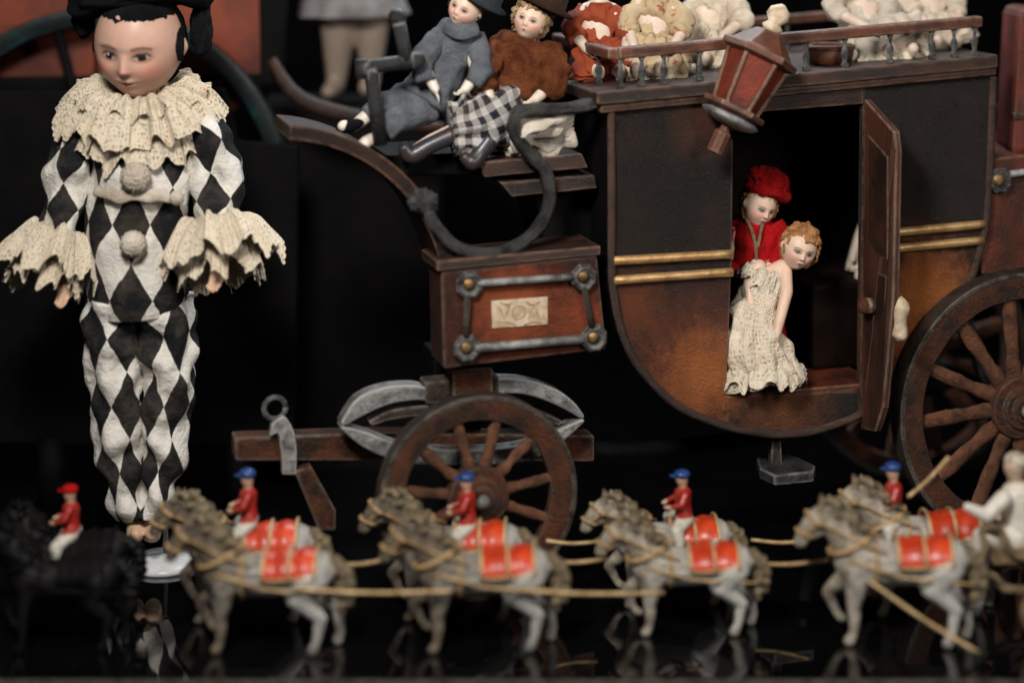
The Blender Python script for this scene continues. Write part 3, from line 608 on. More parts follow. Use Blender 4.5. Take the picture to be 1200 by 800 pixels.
def wheel(X,Y,R,ns,rt,hub,wd=.22,rot0=0):
    c=V((X,Y,R))
    g=G(); lathe(g,[(R-.04,-wd/2),(R-.04,wd/2),(R-rt,wd/2-.03),(R-rt,-wd/2+.03)],c,(0,1,0),96,True)
    g.v=[v+(v-c)*.012*noise.noise(v*4) for v in g.v]; rm=mk('wheel',g,RIM,CO,True,.03)
    g=G(); lathe(g,[(R,-wd/2-.012),(R,wd/2+.012),(R-.055,wd/2+.012),(R-.055,-wd/2-.012)],c,(0,1,0),96,True); mk('tyre',g,TYRE,rm,True,.012)
    for k in range(ns):
        a_=2*math.pi*k/ns+rot0+random.uniform(-.03,.03); d=V((math.cos(a_),0,math.sin(a_)))
        L1=R-rt+.02; g=G(); q=R/1.4*random.uniform(.98,1.15)
        tube(g,[(c+d*(hub*.8),.075*q,.07),(c+d*(hub+.12*(L1-hub)),.082*q,.07),(c+d*(hub+.3*(L1-hub)),.064*q,.055),(c+d*(hub+.6*(L1-hub)),.080*q,.06),(c+d*(hub+.85*(L1-hub)),.074*q,.055),(c+d*L1,.066*q,.055)],10,4,wr=(.016,10)); mk('spoke',g,SPOKE,rm)
    g=G(); lathe(g,[(.03,-wd*.95),(hub*.34,-wd*.95),(hub*.4,-wd*.9),(hub*.42,-wd*.75),(hub*.62,-wd*.70),(hub*.66,-wd*.5),(hub*.95,-wd*.45),(hub,-wd*.3),(hub,wd*.4),(hub*.6,wd*.5),(hub*.6,wd)],c,(0,1,0),28); hb=mk('hub',g,RIM,rm,True,.012)
    g=G(); lathe(g,[(.02,0),(hub*.22,0),(hub*.24,-.05),(.02,-.07)],c+V((0,-wd*.96,0)),(0,1,0),12); mk('hub_cap',g,SILV,hb,True)
xr=CL(1190,480,-.2).x
wheel(0,-.12,1.19,11,.30,.37,rot0=.16)
wheel(xr,-.22,1.70,12,.34,.40,.26,rot0=.1)
wheel(xr,W+.1,1.70,12,.28,.38,.26,rot0=.25)
g=G(); rod(g,(0,0,1.19),(0,W-.4,1.19),.1); mk('front_axle',g,IRON,CO)
g=G(); rod(g,(xr,-.1,1.7),(xr,W,1.7),.12); mk('rear_axle',g,IRON,CO)
g=G(); tube(g,[(V((0,1.3,1.3)),.12),(V((1.5,1.3,1.15)),.12),(V((4,1.3,1.1)),.12),(V((xr,1.3,1.65)),.12)],8,5); mk('perch',g,BLACK,CO)
g=G(); tube(g,[(V((xr,.5,1.8)),.09,.12),(V((xr-.5,.4,3.0)),.09,.12),(V((xr-.9,.3,3.5)),.07,.12)],8,4); mk('rear_spring',g,IRON,CO)
g=G(); prism(g,[V((-.25,.95,1.2)),V((.35,.95,1.2)),V((.35,.95,2.6)),V((-.25,.95,2.6))],(0,.6,0)); prism(g,[V((1.35,.9,3.0)),V((1.0,.9,2.9)),V((.9,.9,2.5)),V((1.6,.9,2.7))],(0,.8,0)); mk('front_bolster',g,BLACK,CO,False,.03)

# ================= DOLLS in the coach
def doll(name,b0,lab,cat='doll'): return thing(name,b0,lab,cat)
p=CW(905,455,.36); yG=p.y; bG=V((p.x,p.y,FZ)); TG=doll('porcelain_doll',bG,'small blond porcelain doll in cream crochet dress seated at coach door')
LG=lambda px,py,dy=0: P(px,py,yG+dy)-bG
g=G(); head(g,LG(936,291,-.05),.27,8,8,18,6,PALB)
ch=[[(LG(924,308),.09),(LG(908,322),.15),(LG(898,345),.19),(LG(890,375),.19),(LG(884,400),.2)],
 [(LG(890,312,-.03),.09),(LG(878,330,-.08),.075),(LG(880,356,-.22),.06)],
 [(LG(920,318,-.06),.09),(LG(922,342,-.26),.078),(LG(915,370,-.40),.068),(LG(909,396,-.50),.052)],
 [(LG(880,400),.13),(LG(872,420,-.25),.12),(LG(885,438,-.3),.09),(LG(912,444,-.34),.075)],
 [(LG(895,400),.13),(LG(900,420,-.3),.12),(LG(912,436,-.36),.09),(LG(926,442,-.4),.08)]]
ch+=hand(LG(909,398,-.51),(-.05,-.1,-1),(1,-.3,0),.17,.4)
vs,fs=fuse(ch,.016,3); g.add(vs,fs,None,(.72,.49,.37)); mk('body',g,BISQUE,TG,recalc=False)
hair(LG(937,289,.0),.27,8,8,18,BLOND,TG,k=1.16,amp=.14,fr=3.5,win=(.48,.42,-.35),curl=.02,sub=6)
g=G(); tube(g,[(LG(903,320),.23,.17),(LG(897,340),.27,.21),(LG(888,362,-.05),.31,.27),(LG(881,386,-.15),.39,.38),(LG(883,414,-.22),.46,.45),(LG(891,444,-.24),.51,.47)],96,10,fold=(.05,12),wr=(.11,6)); mk('dress',g,CROCH,TG)
g=G(); ruffle(g,LG(902,315,-.02),.16,.33,.20,8,.05,RY(22)@RX(12),.8,.5,300,8); mk('lace_frill',g,CROCHR,TG,recalc=False)
g=G(); ruffle(g,LG(889,420,-.24),.42,.58,.22,11,.05,None,.92,.2,400,6); mk('lace_frill',g,CROCHR,TG,recalc=False)
for a_,b_,c_ in ((910,444,-.42),(927,446,-.50)):
    g=G(); ball(g,LG(a_,b_,c_),.11,4,sz=(1.25,1.2,.75),nz=.08); mk('shoe',g,WHT,TG)
p=CW(884,455,.78); yL=p.y; bL=V((p.x,p.y,FZ)); TL=doll('porcelain_doll',bL,'small porcelain lady doll in red jacket and red turban')
LL=lambda px,py,dy=0: P(px,py,yL+dy)-bL
g=G(); head(g,LL(889,241,-.12),.26,24,14,16,6,PALB)
ch=[[(LL(884,252),.1),(LL(882,270),.14),(LL(882,300),.22),(LL(884,340),.22),(LL(886,400),.25)],[(LL(862,272),.12),(LL(854,300),.1),(LL(866,322,-.2),.07)],[(LL(904,272),.12),(LL(915,298,-.1),.1),(LL(900,316,-.3),.07)],
 [(LL(876,400),.15),(LL(872,430,-.1),.12),(LL(874,452,-.1),.09)],[(LL(896,400),.15),(LL(898,430,-.1),.12),(LL(898,452,-.1),.09)]]
ch+=hand(LL(900,317,-.32),(-1,-.3,-.1),(0,-.2,1),.18,.6)+hand(LL(866,323,-.22),(1,-.3,-.2),(0,-.2,1),.18,.6)
vs,fs=fuse(ch,.018,3); g.add(vs,fs,None,(.72,.50,.40)); mk('body',g,BISQUE,TL,recalc=False)
hair(LL(889,240,-.06),.26,24,14,16,BLOND,TL,k=1.16,amp=.14,fr=4,win=(.44,.46,-.34),curl=.02,sub=6)
g=G(); R=rotm(20,-2,18)
ball(g,LL(900,214,-.04),.28,5,sz=(1.0,.95,.70),nz=.18,nf=5,R=R); tube(g,[(LL(899,223,-.06)+R@V((math.cos(t)*.24,math.sin(t)*.24,-.02)),.075,.075) for t in [k*math.pi/8 for k in range(17)]],14,2,wr=(.06,9)); mk('turban',g,REDK,TL)
g=G(); tube(g,[(LL(884,252),.13,.13),(LL(883,264),.30,.24),(LL(884,290),.33,.27),(LL(884,330),.32,.27),(LL(886,362),.42,.32)],40,6,wr=(.09,5)); tube(g,[(LL(860,266),.12),(LL(853,300),.13),(LL(866,322,-.2),.10)],18,5,wr=(.05,6)); tube(g,[(LL(904,264),.15),(LL(918,292,-.1),.15),(LL(904,312,-.28),.10)],18,5,wr=(.05,6)); mk('jacket',g,REDC,TL)
g=G(); tube(g,[(LL(874,257,-.21),.022),(LL(880,268,-.265),.022),(LL(886,292,-.29),.022),(LL(886,330,-.29),.022)],8,4,wr=(.02,20)); tube(g,[(LL(896,257,-.20),.022),(LL(892,268,-.255),.022),(LL(888,290,-.29),.022)],8,4,wr=(.02,20)); mk('gold_braid',g,DGILT,TL)
g=G(); tube(g,[(LL(886,350),.30,.26),(LL(886,400),.40,.3),(LL(886,450),.42,.3)],40,5,fold=(.06,9)); mk('skirt',g,REDC,TL)
p=CW(1020,340,1.3); yR=p.y; bR=V((p.x,p.y,SEATZ)); TR=doll('seated_doll',bR,'pale doll in white lace dress seated inside the coach')
LR=lambda px,py,dy=0: P(px+9,py,yR+dy)-bR
g=G(); vs,fs=fuse([[(LR(1010,255),.1),(LR(1010,270),.14),(LR(1010,315),.18)],[(LR(1000,272),.08),(LR(994,290,-.1),.06),(LR(990,305,-.25),.05)],[(LR(1020,272),.08),(LR(1028,290,-.1),.06),(LR(1024,305,-.25),.05)],[(LR(1010,318),.15),(LR(1000,324,-.4),.1)]],.03); g.add(vs,fs,None,(.6,.5,.42)); head(g,LR(1018,238),.22,-20,5,0,4,PALB); mk('body',g,BISQUE,TR,recalc=False)
g=G(); tube(g,[(LR(1010,258),.12),(LR(1008,280),.18),(LR(1006,318,-.05),.26)],40,5,fold=(.08,9)); mk('dress',g,CROCH,TR)

# ================= COACHMEN
p=CW(510,150,.9); yA=p.y; bA=P(505,172,yA); TA=doll('coachman_doll',bA,'porcelain coachman doll in grey wool coat reclining on seat')
LA=lambda px,py,dy=0: P(px,py,yA+dy)-bA
g=G(); head(g,LA(546,10,-.1),.25,-25,-2,26,5,PALB)
ch=[[(LA(544,28),.1),(LA(536,50),.20),(LA(515,90),.22),(LA(498,120),.22)],
 [(LA(510,50,-.1),.11),(LA(494,75,-.35),.09),(LA(510,104,-.5),.06)],[(LA(552,50,.0),.11),(LA(560,85,-.3),.09),(LA(545,105,-.45),.06)],
 [(LA(490,124,-.1),.15),(LA(468,136,-.4),.12),(LA(447,152,-.55),.08),(LA(440,163,-.6),.07),(LA(428,168,-.7),.07)],
 [(LA(485,112,0),.15),(LA(450,122,-.3),.12),(LA(425,140,-.4),.08),(LA(415,148,-.4),.07),(LA(402,148,-.5),.07)]]
ch+=hand(LA(509,106,-.52),(.3,-.2,-.5),(0,-.5,1),.2,.5)+hand(LA(545,107,-.46),(-1,-.3,-.3),(0,-.3,1),.17,.5)
vs,fs=fuse(ch,.02,3); g.add(vs,fs,None,(.70,.62,.54)); mk('body',g,BISQUE,TA,recalc=False)
hair(LA(547,8,-.05),.25,-25,-2,26,M('dark_hair',(.03,.018,.012),None,.6),TA,win=(.52,.5,-.3))
g=G(); lathe(g,[(.02,.0),(.36,.0),(.38,.04),(.27,.08),(.25,.30),(.02,.33)],LA(560,2,-.02),(.5,-.05,.86),28); mk('hat',g,M('grey_hat_felt',(.035,.037,.042),None,.95,bs=30,bst=.8,spec=.1),TA)
g=G(); tube(g,[(LA(545,28,-.02),.14,.14),(LA(538,40),.30,.26),(LA(522,72),.32,.29),(LA(505,102,-.05),.33,.30),(LA(494,120,-.12),.34,.30)],48,8,wr=(.07,5)); tube(g,[(LA(518,42,-.08),.14),(LA(495,70,-.36),.14),(LA(498,96,-.5),.115)],22,6,wr=(.05,7)); tube(g,[(LA(556,44,-.02),.14),(LA(565,78,-.28),.13),(LA(554,100,-.42),.10)],22,6,wr=(.05,7)); mk('wool_coat',g,GREY,TA)
g=G(); tube(g,[(LA(498,122,-.10),.24,.20),(LA(472,136,-.38),.19),(LA(448,152,-.54),.14)],24,6,wr=(.05,7)); tube(g,[(LA(492,110,0),.22,.20),(LA(456,122,-.28),.17),(LA(430,138,-.40),.13)],24,6,wr=(.05,7)); mk('trousers',g,GREY,TA)
g=G(); tube(g,[(LA(522,32,-.22),.08,.04),(LA(540,38,-.32),.10,.04),(LA(560,34,-.24),.08,.04)],14,5); mk('collar',g,GREY,TA)
for i,(a_,b_,c_) in enumerate(((436,164,-.62),(410,148,-.46))):
    g=G(); ball(g,LA(a_,b_,c_),.11,4,sz=(1.6,.9,.7),R=rotm(0,0,-18),nz=.05); mk('shoe',g,WHT if i==0 else BLKF,TA)
p=CW(610,150,.85); yB=p.y; bB=P(600,172,yB); TBm=doll('coachman_doll',bB,'porcelain doll in rust plush coat and plaid skirt on seat')
LC=lambda px,py,dy=0: P(px,py,yB+dy)-bB
g=G(); head(g,LC(622,24,-.1),.25,-14,-6,18,5,PALB)
ch=[[(LC(622,42),.1),(LC(615,60),.22),(LC(605,95),.24),(LC(596,130),.24)],
 [(LC(585,62,-.1),.12),(LC(566,88,-.38),.10),(LC(574,114,-.55),.065)],[(LC(645,60,.0),.12),(LC(652,95,-.3),.10),(LC(628,116,-.5),.065)],
 [(LC(575,140,-.2),.18),(LC(540,152,-.5),.12),(LC(505,166,-.6),.09),(LC(485,178,-.65),.08)],
 [(LC(600,140,-.2),.18),(LC(578,155,-.5),.12),(LC(565,172,-.6),.09),(LC(555,184,-.65),.08)]]
ch+=hand(LC(574,116,-.56),(.5,-.2,-.6),(1,-.5,.2),.2,.5)+hand(LC(628,118,-.5),(-1,-.3,-.3),(0,-.3,1),.2,.5)
vs,fs=fuse(ch,.022,3); g.add(vs,fs,None,(.66,.53,.44)); mk('body',g,BISQUE,TBm,recalc=False)
hair(LC(623,22,-.05),.25,-14,-6,18,BROWNH,TBm,k=1.22,amp=.26,fr=5,win=(.46,.38,-.3),curl=.03)
g=G(); lathe(g,[(.02,.0),(.40,.0),(.42,.04),(.29,.07),(.26,.26),(.02,.29)],LC(635,8,.02),(.42,.02,.9),28); mk('hat',g,M('brown_hat_felt',(.045,.022,.014),None,.95,bs=30,bst=.8,spec=.1),TBm)
g=G(); tube(g,[(LC(618,42,-.02),.17,.18),(LC(613,56),.40,.30),(LC(608,85),.46,.36),(LC(604,108,-.05),.49,.38),(LC(602,122,-.1),.48,.38)],56,8,wr=(.10,7)); tube(g,[(LC(588,60,-.06),.16),(LC(567,86,-.38),.165),(LC(570,108,-.52),.14)],26,6,wr=(.08,9)); tube(g,[(LC(641,58,-.02),.16),(LC(652,90,-.3),.16),(LC(638,112,-.45),.13)],26,6,wr=(.08,9)); mk('plush_coat',g,FUR,TBm)
g=G(); tube(g,[(LC(600,124,-.15),.38,.34),(LC(578,136,-.35),.40,.34),(LC(554,148,-.5),.36,.26),(LC(528,152,-.62),.28,.18)],56,8,fold=(.12,8),wr=(.10,6)); mk('plaid_skirt',g,PLAID,TBm)
BOOT=M('blue_black_leather',(.025,.03,.04),(.05,.025,.018),.35,coat=.4,bst=.3)
for pts in ([(LC(532,158,-.6),.11),(LC(505,170,-.66),.10),(LC(482,182,-.7),.11),(LC(472,170,-.75),.07)],[(LC(575,163,-.6),.11),(LC(562,180,-.66),.10),(LC(553,190,-.72),.10),(LC(542,182,-.75),.06)]):
    g=G(); tube(g,pts,16,5); ball(g,pts[2][0],.105,3); mk('boot',g,BOOT,TBm)
bp=P(632,178,yB-.35)
g=G()
for k in range(6):
    a_=k*.2; tube(g,[(V((-.42+a_*.2,-.1*k,.0+.05*k)),.06,.03),(V((-.1,-.06*k,.10+.05*k)),.14,.06),(V((.25,-.03*k,.10+.07*k)),.13,.06),(V((.42,0,.25+.04*k)),.05,.03)],18,8,wr=(.14,5))
tw=mk('folded_cloth',g,WHT); tw.location=bp; tw['label']='crumpled cream cloth bundle on the driver seat'; tw['category']='cloth'

# ================= ROOF DOLLS
def roof_doll(px,Yl,lab,mat,leg,hairm,lean=0,yaw=0,legsY=-.6,skirtw=.45,k=1.25,mat2=None):
    p=CW(px,60,Yl); X_=CL(px,60,Yl).x; b0=V((p.x,p.y,rz(X_)))
    T_=doll('seated_doll',b0,lab)
    g=G()
    ch=[[(V((0,0,.2)),.22),(V((lean*.5,0,.6)),.2),(V((lean,0,.95)),.10)],[(V((-.15+lean,0,.8)),.1),(V((-.32+lean,-.15,.55)),.08),(V((-.2+leg*.5,-.4,.36)),.06)],[(V((.15+lean,0,.8)),.1),(V((.34+lean,-.12,.55)),.08),(V((.25+leg*.5,-.4,.36)),.06)],
      [(V((-.1,0,.15)),.15),(V((leg*.5-.12,legsY*.6,.16)),.10),(V((leg-.12,legsY,.08)),.07),(V((leg-.12,legsY-.06,.14)),.07)],[(V((.1,0,.15)),.15),(V((leg*.5+.12,legsY*.6,.16)),.10),(V((leg+.14,legsY*.95,.08)),.07),(V((leg+.14,legsY-.04,.14)),.07)]]
    ch+=hand(V((-.2+leg*.5,-.4,.36)),(.4,-.4,-.5),(1,0,0),.2,.5)+hand(V((.25+leg*.5,-.4,.36)),(-.4,-.4,-.5),(-1,0,0),.2,.5)
    vs,fs=fuse(ch,.028,3); g.add(vs,fs,None,(.66,.52,.42)); head(g,V((lean*1.1,-.02,1.2)),.26,yaw,8,0,4,PALB); mk('body',g,BISQUE,T_,recalc=False)
    hair(V((lean*1.1,.02,1.2)),.26,yaw,8,0,hairm,T_,sub=4)
    g=G(); tube(g,[(V((lean,0,.90)),.12,.12),(V((lean*.7,0,.75)),.25,.2),(V((lean*.3,0,.45)),.24,.22),(V((leg*.25,-.10,.26)),skirtw*.9,.34),(V((leg*.6,-.26,.15)),skirtw*1.1,.24),(V((leg*.9,-.40,.08)),skirtw*1.05,.10)],72,10,fold=(.16,13),wr=(.10,7))
    for s_ in(-1,1): tube(g,[(V((s_*.14+lean,0,.80)),.12),(V((s_*.31+lean,-.1,.60)),.14),(V((s_*.28+lean+leg*.2,-.26,.47)),.11)],18,5,wr=(.06,7))
    mk('dress',g,mat,T_)
    if mat2:
        g=G(); ruffle(g,V((leg*.5,-.24,.2)),.25,skirtw*1.3,.16,12,.05,RX(20),.7,.4,360,8); mk('petticoat',g,mat2,T_,recalc=False)
    T_.scale=(k,k,k); return T_
roof_doll(768,1.0,'small doll in cream floral dress seated on the coach roof',FLORAL,-.15,BROWNH,0,-10,-.6,.38,1.1,CROCHR)
roof_doll(828,1.5,'small doll in cream dress seated on the coach roof',CROCH,-.2,BROWNH,.1,-10,-.5,.36,1.1)
roof_doll(702,1.2,'small doll in orange red coat seated on the coach roof',M('orange_cloth',(.30,.06,.025),(.16,.03,.018),.85,spec=.15),.1,BROWNH,0,-20,-.5,.34,1.05)
roof_doll(1015,.9,'small doll in white dress seated on the coach roof',WHT,.3,BLOND,-.1,10,-.5,.44,1.1,CROCHR)
roof_doll(1090,1.2,'small doll in white lace dress seated on the coach roof',CROCH,.1,BROWNH,0,0,-.5,.42,1.0)
X_=CL(972,72,.50).x; p=CW(972,72,.50); bq=V((p.x,p.y,rz(X_)))
TQ=thing('round_basket',bq,'low round brown basket on the coach roof','basket')
g=G(); lathe(g,[(.02,0),(.26,0),(.30,.10),(.31,.20),(.27,.22),(.25,.10),(.02,.08)],(0,0,0),(0,0,1),32); mk('bowl',g,RAIL,TQ)
g=G(); tube(g,[(V((math.cos(t)*.30,math.sin(t)*.30,.21)),.035) for t in [k*math.pi/12 for k in range(25)]],8,1); mk('rim',g,REDW,TQ)
p=CW(1192,90,.6); zt=CL(1192,182,.6).z
TZ=thing('leather_trunk',V((p.x,p.y,zt)),'old red leather trunk standing on the rear boot','trunk')
h=p.z-zt
g=G(); box(g,(.25,0,(h+.9)/2+.02),(.8,.9,h+.9),Matrix.Rotation(.06,3,'Y')); mk('case',g,M('trunk_leather',(.13,.022,.014),(.06,.014,.010),.5,ns=3,bst=.8,wear=(.3,.14,.09)),TZ,False,.12)
g=G(); box(g,(.25,0,h*.55),(.84,.94,.09)); mk('strap',g,WOODX,TZ,False,.02)

# ================= TOY HORSES
def hv(x,y,z): return V((x,y,z))
hch=[[(hv(-.34,0,.94),.265),(hv(-.15,0,.90),.25),(hv(.1,0,.90),.24),(hv(.30,0,.95),.255),(hv(.45,0,.98),.235),(hv(.57,0,.98),.13)],
 [(hv(-.36,0,1.04),.235),(hv(-.46,0,1.22),.20),(hv(-.55,0,1.36),.165),(hv(-.63,0,1.45),.125)],
 [(hv(-.65,0,1.46),.118),(hv(-.76,0,1.37),.110),(hv(-.86,0,1.22),.078),(hv(-.90,0,1.11),.066)],
 [(hv(-.70,0,1.28),.085),(hv(-.80,0,1.20),.06)],
 [(hv(-.61,-.06,1.53),.036),(hv(-.62,-.07,1.63),.017)],[(hv(-.61,.06,1.53),.036),(hv(-.62,.07,1.63),.017)],
 [(hv(-.36,-.12,.90),.16),(hv(-.39,-.13,.66),.105),(hv(-.41,-.13,.40),.060),(hv(-.40,-.13,.36),.062),(hv(-.41,-.13,.14),.044),(hv(-.45,-.13,.05),.058)],
 [(hv(-.36,.12,.90),.16),(hv(-.46,.13,.68),.105),(hv(-.62,.13,.52),.063),(hv(-.63,.13,.48),.06),(hv(-.55,.13,.27),.042),(hv(-.50,.13,.20),.052)],
 [(hv(.42,-.13,.90),.20),(hv(.34,-.14,.68),.135),(hv(.54,-.14,.44),.067),(hv(.53,-.14,.38),.06),(hv(.50,-.14,.15),.044),(hv(.46,-.14,.05),.058)],
 [(hv(.42,.13,.90),.20),(hv(.44,.14,.66),.135),(hv(.66,.14,.46),.067),(hv(.67,.14,.40),.06),(hv(.70,.14,.16),.044),(hv(.67,.14,.05),.058)]]
hvs,hfs=fuse(hch,.020,4)
HT=thing('toy_horse',V((0,0,0)),'cream and grey toy horse with red saddle cloth in harness','horse','toy horses pulling in pairs')
g=G(); g.add(hvs,hfs); HB=mk('body',g,HORSE,HT,recalc=False)
g=G(); tube(g,[(hv(-.72,0,1.54),.04,.07),(hv(-.61,0,1.57),.055,.12),(hv(-.47,0,1.46),.06,.16),(hv(-.34,0,1.30),.06,.17),(hv(-.20,0,1.14),.03,.08)],26,12,wr=(.09,14)); mk('mane',g,MANE,HT)
g=G(); tube(g,[(hv(.60,0,1.08),.05),(hv(.69,0,1.04),.07),(hv(.76,0,.84),.09),(hv(.76,0,.60),.075),(hv(.72,0,.42),.02)],18,9,wr=(.06,12)); mk('tail',g,MANE,HT)
g=G(); n1,n2=18,20; vs=[];fs=[]
for i in range(n1+1):
    x=.0+.50*i/n1
    for j in range(n2+1):
        t=math.radians(-84+168*j/n2); r=.272+(.012*math.cos(i*.9))
        zc=.925+.07*max(0,(x-.1)); vs.append(hv(x,math.sin(t)*(r+.01),zc+math.cos(t)*r*1.0))
for i in range(n1):
    for j in range(n2): fs.append((i*(n2+1)+j,(i+1)*(n2+1)+j,(i+1)*(n2+1)+j+1,i*(n2+1)+j+1))
g.add(vs,fs); cl=mk('saddle_cloth',g,TIN,HT,solid=.03,recalc=False)
g=G()
for x in(.0,.25,.50):
    tube(g,[(hv(x,math.sin(t)*.296,.925+.07*max(0,x-.1)+math.cos(t)*.294),.016) for t in [math.radians(-84+12*j) for j in range(15)]],8,1)
for s_ in(-1,1): tube(g,[(hv(.50*k/6,s_*.294,.955+.07*max(0,-.1+.50*k/6)),.014) for k in range(7)],8,1)
mk('gilt_trim',g,GILT,cl)
g=G()
def ringt(c,R1,R2,M_,r=.018): tube(g,[(V(c)+M_@V((0,math.cos(t)*R1,math.sin(t)*R2)),r) for t in [k*math.pi/10 for k in range(21)]],8,1)
ringt((-.42,0,1.14),.225,.24,rotm(0,0,58) ,.03); ringt((-.75,0,1.38),.118,.125,rotm(0,0,-50)); ringt((-.86,0,1.22),.085,.088,rotm(0,0,-62)); ringt((-.2,0,.91),.262,.262,Matrix.Identity(3),.02)
for s_ in(-1,1): tube(g,[(hv(-.86,s_*.084,1.22),.013),(hv(-.72,s_*.125,1.36),.013),(hv(-.48,s_*.21,1.26),.013),(hv(-.1,s_*.23,1.10),.013)],6,4); tube(g,[(hv(-.44,s_*.25,1.0),.018),(hv(-.2,s_*.28,.93),.018),(hv(.1,s_*.29,.84),.018),(hv(.7,s_*.25,.78),.016)],6,3)
mk('harness',g,LEATH,HT)
RT=thing('toy_rider',V((0,0,0)),'toy rider in red coat and blue cap on a grey horse','rider','toy riders on the horses')
rc=[[(hv(0,0,1.22),.10),(hv(-.01,0,1.36),.09),(hv(-.01,0,1.52),.10),(hv(-.01,0,1.61),.045),(hv(-.02,0,1.70),.07),(hv(-.025,0,1.73),.072)],
 [(hv(0,-.10,1.54),.05),(hv(-.05,-.16,1.42),.042),(hv(-.18,-.11,1.36),.033),(hv(-.21,-.08,1.36),.03)],[(hv(0,.10,1.54),.05),(hv(-.05,.16,1.42),.042),(hv(-.18,.11,1.36),.033),(hv(-.21,.08,1.36),.03)]]
for s_ in(-1,1): rc+=[[(hv(0,s_*.10,1.20),.10),(hv(-.12,s_*.25,1.10),.075),(hv(-.08,s_*.31,.86),.05),(hv(-.07,s_*.31,.72),.045),(hv(-.15,s_*.31,.68),.035)]]
rvs,rfs=fuse(rc,.014,3)
def rcol(v):
    if v.z>1.61: return (.50,.30,.21)
    if v.z<.92: return (.02,.02,.02)
    if v.z<1.24 and v.x>-.19: return (.5,.47,.4)
    if v.x<-.17: return (.5,.32,.22)
    return (.32,.018,.012)
g=G(); g.add(rvs,rfs,None,rcol); mk('body',g,LEAD,RT,recalc=False)
g=G(); ball(g,(-.02,0,1.78),.092,3,sz=(1,1,.75)); ball(g,(-.10,0,1.765),.05,3,sz=(1.2,1,.3)); mk('cap',g,BLUE,RT)
def clone(src,loc,rot=0,scl=(1,1,1),matmap=None,label=None):
    e=src.copy(); sc.collection.objects.link(e); e.location=loc; e.rotation_euler=(0,0,rot); e.scale=scl
    if label: e['label']=label
    def rec(s,d):
        for c in s.children:
            k=c.copy(); sc.collection.objects.link(k); k.parent=d
            if matmap and c.data.materials[0] in matmap:
                k.data=c.data.copy(); k.data.materials[0]=matmap[c.data.materials[0]]
            rec(c,k)
    rec(src,e); return e
DK={HORSE:HORSD}; bk_={HORSE:HORSK,MANE:HORSK,TIN:BLACK,LEATH:BLACK,GILT:BLACK}
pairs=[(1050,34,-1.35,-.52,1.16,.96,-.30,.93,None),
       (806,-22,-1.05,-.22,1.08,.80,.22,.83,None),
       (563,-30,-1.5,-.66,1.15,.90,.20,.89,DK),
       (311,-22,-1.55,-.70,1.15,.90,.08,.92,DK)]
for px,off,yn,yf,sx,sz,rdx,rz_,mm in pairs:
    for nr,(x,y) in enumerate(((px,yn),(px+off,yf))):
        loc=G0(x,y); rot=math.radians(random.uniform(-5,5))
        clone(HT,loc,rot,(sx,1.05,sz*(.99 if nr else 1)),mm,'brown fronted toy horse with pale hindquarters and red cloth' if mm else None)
        if nr==1: clone(RT,loc+V((-.05+rdx,0,0)),rot,(1.05,1.02,rz_))
for x,y in((72,-1.5),(84,-.8)):
    clone(HT,G0(x,y),.05,(.98,.95,.84),bk_,'black toy horse in dark harness')
clone(RT,G0(84,-.8),0,(1,.95,.84),{BLUE:REDC},'toy rider in red coat with red cap')
for r in (HT,RT):
    for c in list(r.children_recursive): bpy.data.objects.remove(c)
    bpy.data.objects.remove(r)
def trace(a,b,lab='thin gilt trace rod joining the toy horses'):
    mid=(V(a)+V(b))/2; g=G(); tube(g,[(V(a)-mid,.022),(V((0,0,-.03)),.022),(V(b)-mid,.022)],8,5)
    o=mk('trace_rod',g,GILT); o.location=mid; o['label']=lab; o['category']='harness rod'; o['group']='gilt traces between the horses'
trace(P(345,690,-1.90),P(530,692,-1.87)); trace(P(590,690,-1.88),P(778,694,-1.5))
trace(P(392,660,-1.18),P(452,655,-1.18)); trace(P(636,657,-1.12),P(712,654,-.9)); trace(P(884,660,-.75),P(972,655,-1.0)); trace(P(640,633,-.3),P(700,634,-.2)); trace(P(880,632,.0),P(948,633,-.15))
trace(P(1018,680,-1.76),P(1146,764,-1.9),'gilt trace rod slanting down to the table'); trace(P(1064,582,-.9),P(1112,535,-.9),'thin gilt whip raised by the rider')

# ================= miniature carriage
ym=-.95; bm_=G0(1185,ym); TM=thing('miniature_carriage',bm_,'small gilt scrolled toy carriage drawn by the horses','carriage')
LM=lambda px,py,dy=0: P(px,py,ym+dy)-bm_
g=G()
for dy in(-.3,.3):
    tube(g,[(LM(1140,668,dy),.03),(LM(1155,640,dy),.045),(LM(1150,622,dy),.03),(LM(1168,618,dy),.04),(LM(1182,642,dy),.05),(LM(1200,652,dy),.05),(LM(1260,644,dy),.04)],8,6,wr=(.03,12))
    tube(g,[(LM(1140,678,dy),.035),(LM(1162,674,dy),.05),(LM(1185,690,dy),.05),(LM(1260,688,dy),.04)],8,5,wr=(.03,12))
mk('frame',g,DGILT,TM)
g=G(); prism(g,[LM(1158,644,-.28),LM(1250,644,-.28),LM(1250,660,-.28),LM(1165,662,-.28)],(0,.56,0)); mk('seat',g,DGILT,TM,False,.02)
for dy in(-.42,.42):
    c=LM(1232,0,dy); c.z=.34; g=G(); lathe(g,[(.34,-.03),(.34,.03),(.27,.03),(.27,-.03)],c,(0,1,0),40,True)
    for k in range(8): a_=k*math.pi/4; rod(g,c,c+V((math.cos(a_)*.29,0,math.sin(a_)*.29)),.02,6)
    mk('wheel',g,DGILT,TM,True)
g=G(); rod(g,V((LM(1232,0).x,-.42,.34)),V((LM(1232,0).x,.42,.34)),.03); rod(g,V((LM(1232,0).x,0,.34)),V((LM(1232,0).x,0,LM(0,662).z)),.05); mk('axle',g,DGILT,TM)
b3=P(1190,644,ym); TW=thing('toy_coachman',b3,'toy coachman in cream coat with arms reaching forward','coachman')
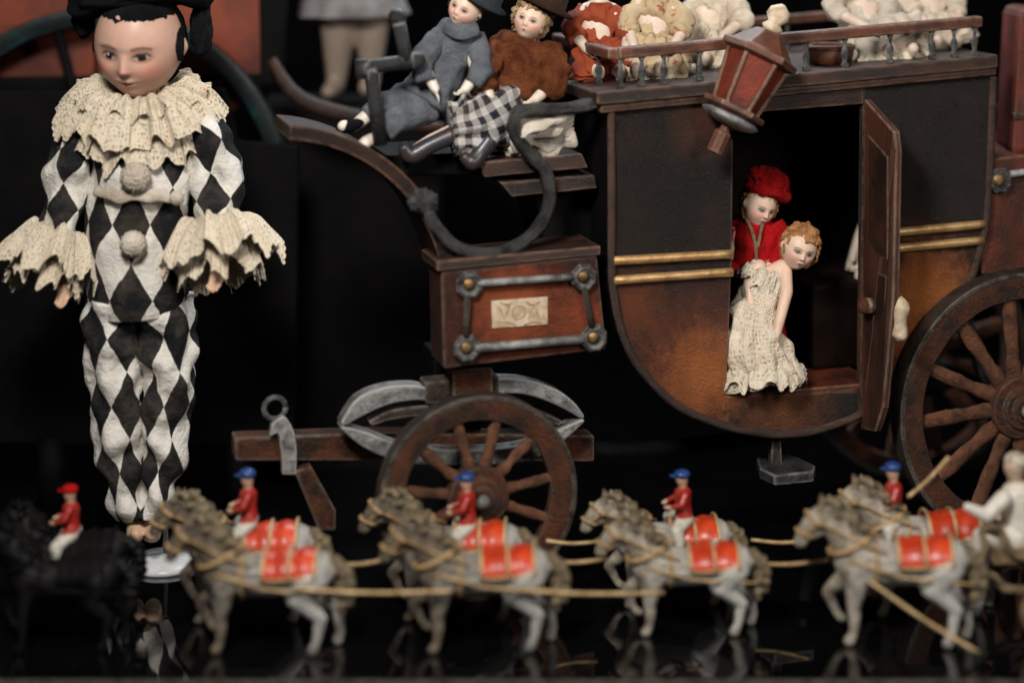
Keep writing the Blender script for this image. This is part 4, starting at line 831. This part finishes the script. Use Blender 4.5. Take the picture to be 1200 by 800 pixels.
LW=lambda px,py,dy=0: P(px,py,ym+dy)-b3
g=G(); vs,fs=fuse([[(LW(1194,630),.23),(LW(1194,602),.20),(LW(1193,582),.20),(LW(1190,564),.07),(LW(1188,547),.12)],[(LW(1176,584,-.18),.10),(LW(1156,604,-.28),.085),(LW(1134,594,-.3),.055)],[(LW(1208,584,.12),.10),(LW(1180,606,.27),.085),(LW(1156,598,.3),.055)],[(LW(1188,632,-.1),.15),(LW(1152,628,-.15),.12),(LW(1146,654,-.15),.08),(LW(1134,660,-.15),.07)],[(LW(1196,632,.1),.15),(LW(1160,628,.15),.12),(LW(1154,654,.15),.08),(LW(1142,660,.15),.07)]],.016,3)
g.add(vs,fs,None,lambda v:(.50,.36,.26) if v.z>LW(0,564).z else (.60,.55,.47)); mk('body',g,LEAD,TW,recalc=False)
g=G(); ball(g,LW(1192,540,.02),.13,4,sz=(1.05,1.05,.75),nz=.25,nf=5); mk('wig',g,M('cream_wig',(.55,.48,.38),(.32,.26,.19),.7,ns=8,bst=.8),TW)

for o in list(sc.objects):
    if o.parent is None:
        o.location=o.location*S; o.scale=o.scale*S
cam=bpy.data.cameras.new('Camera'); co=bpy.data.objects.new('Camera',cam); sc.collection.objects.link(co); sc.camera=co
co.location=V((0,-D,HC))*S; co.rotation_euler=(math.pi/2,0,0)
cam.sensor_width=36; cam.lens=36*D/12; cam.shift_y=-550/1200; cam.clip_start=.05; cam.clip_end=100
cam.dof.use_dof=True; cam.dof.focus_distance=(D+1.15)*S; cam.dof.aperture_fstop=1.6
def area(loc,tgt,size,pw,col):
    l=bpy.data.lights.new('softbox','AREA'); l.shape='RECTANGLE'; l.size=size[0]*S; l.size_y=size[1]*S; l.energy=pw*S*S; l.color=col
    o=bpy.data.objects.new('softbox',l); sc.collection.objects.link(o); o.location=V(loc)*S
    o.rotation_euler=(V(tgt)-V(loc)).to_track_quat('-Z','Y').to_euler(); return o
area((-3.5,-12,14.5),(.5,1,3),(3.2,3.2),3150,(1,.965,.91))
area((9,-11,10),(3,1,3),(3,3),900,(1,.97,.93))
area((1,7,13),(0,1,3),(10,2.5),1500,(.88,.94,1))
w=bpy.data.worlds.new('World'); sc.world=w; w.use_nodes=True; bg=w.node_tree.nodes['Background']; bg.inputs[0].default_value=(.8,.9,1,1); bg.inputs[1].default_value=.004
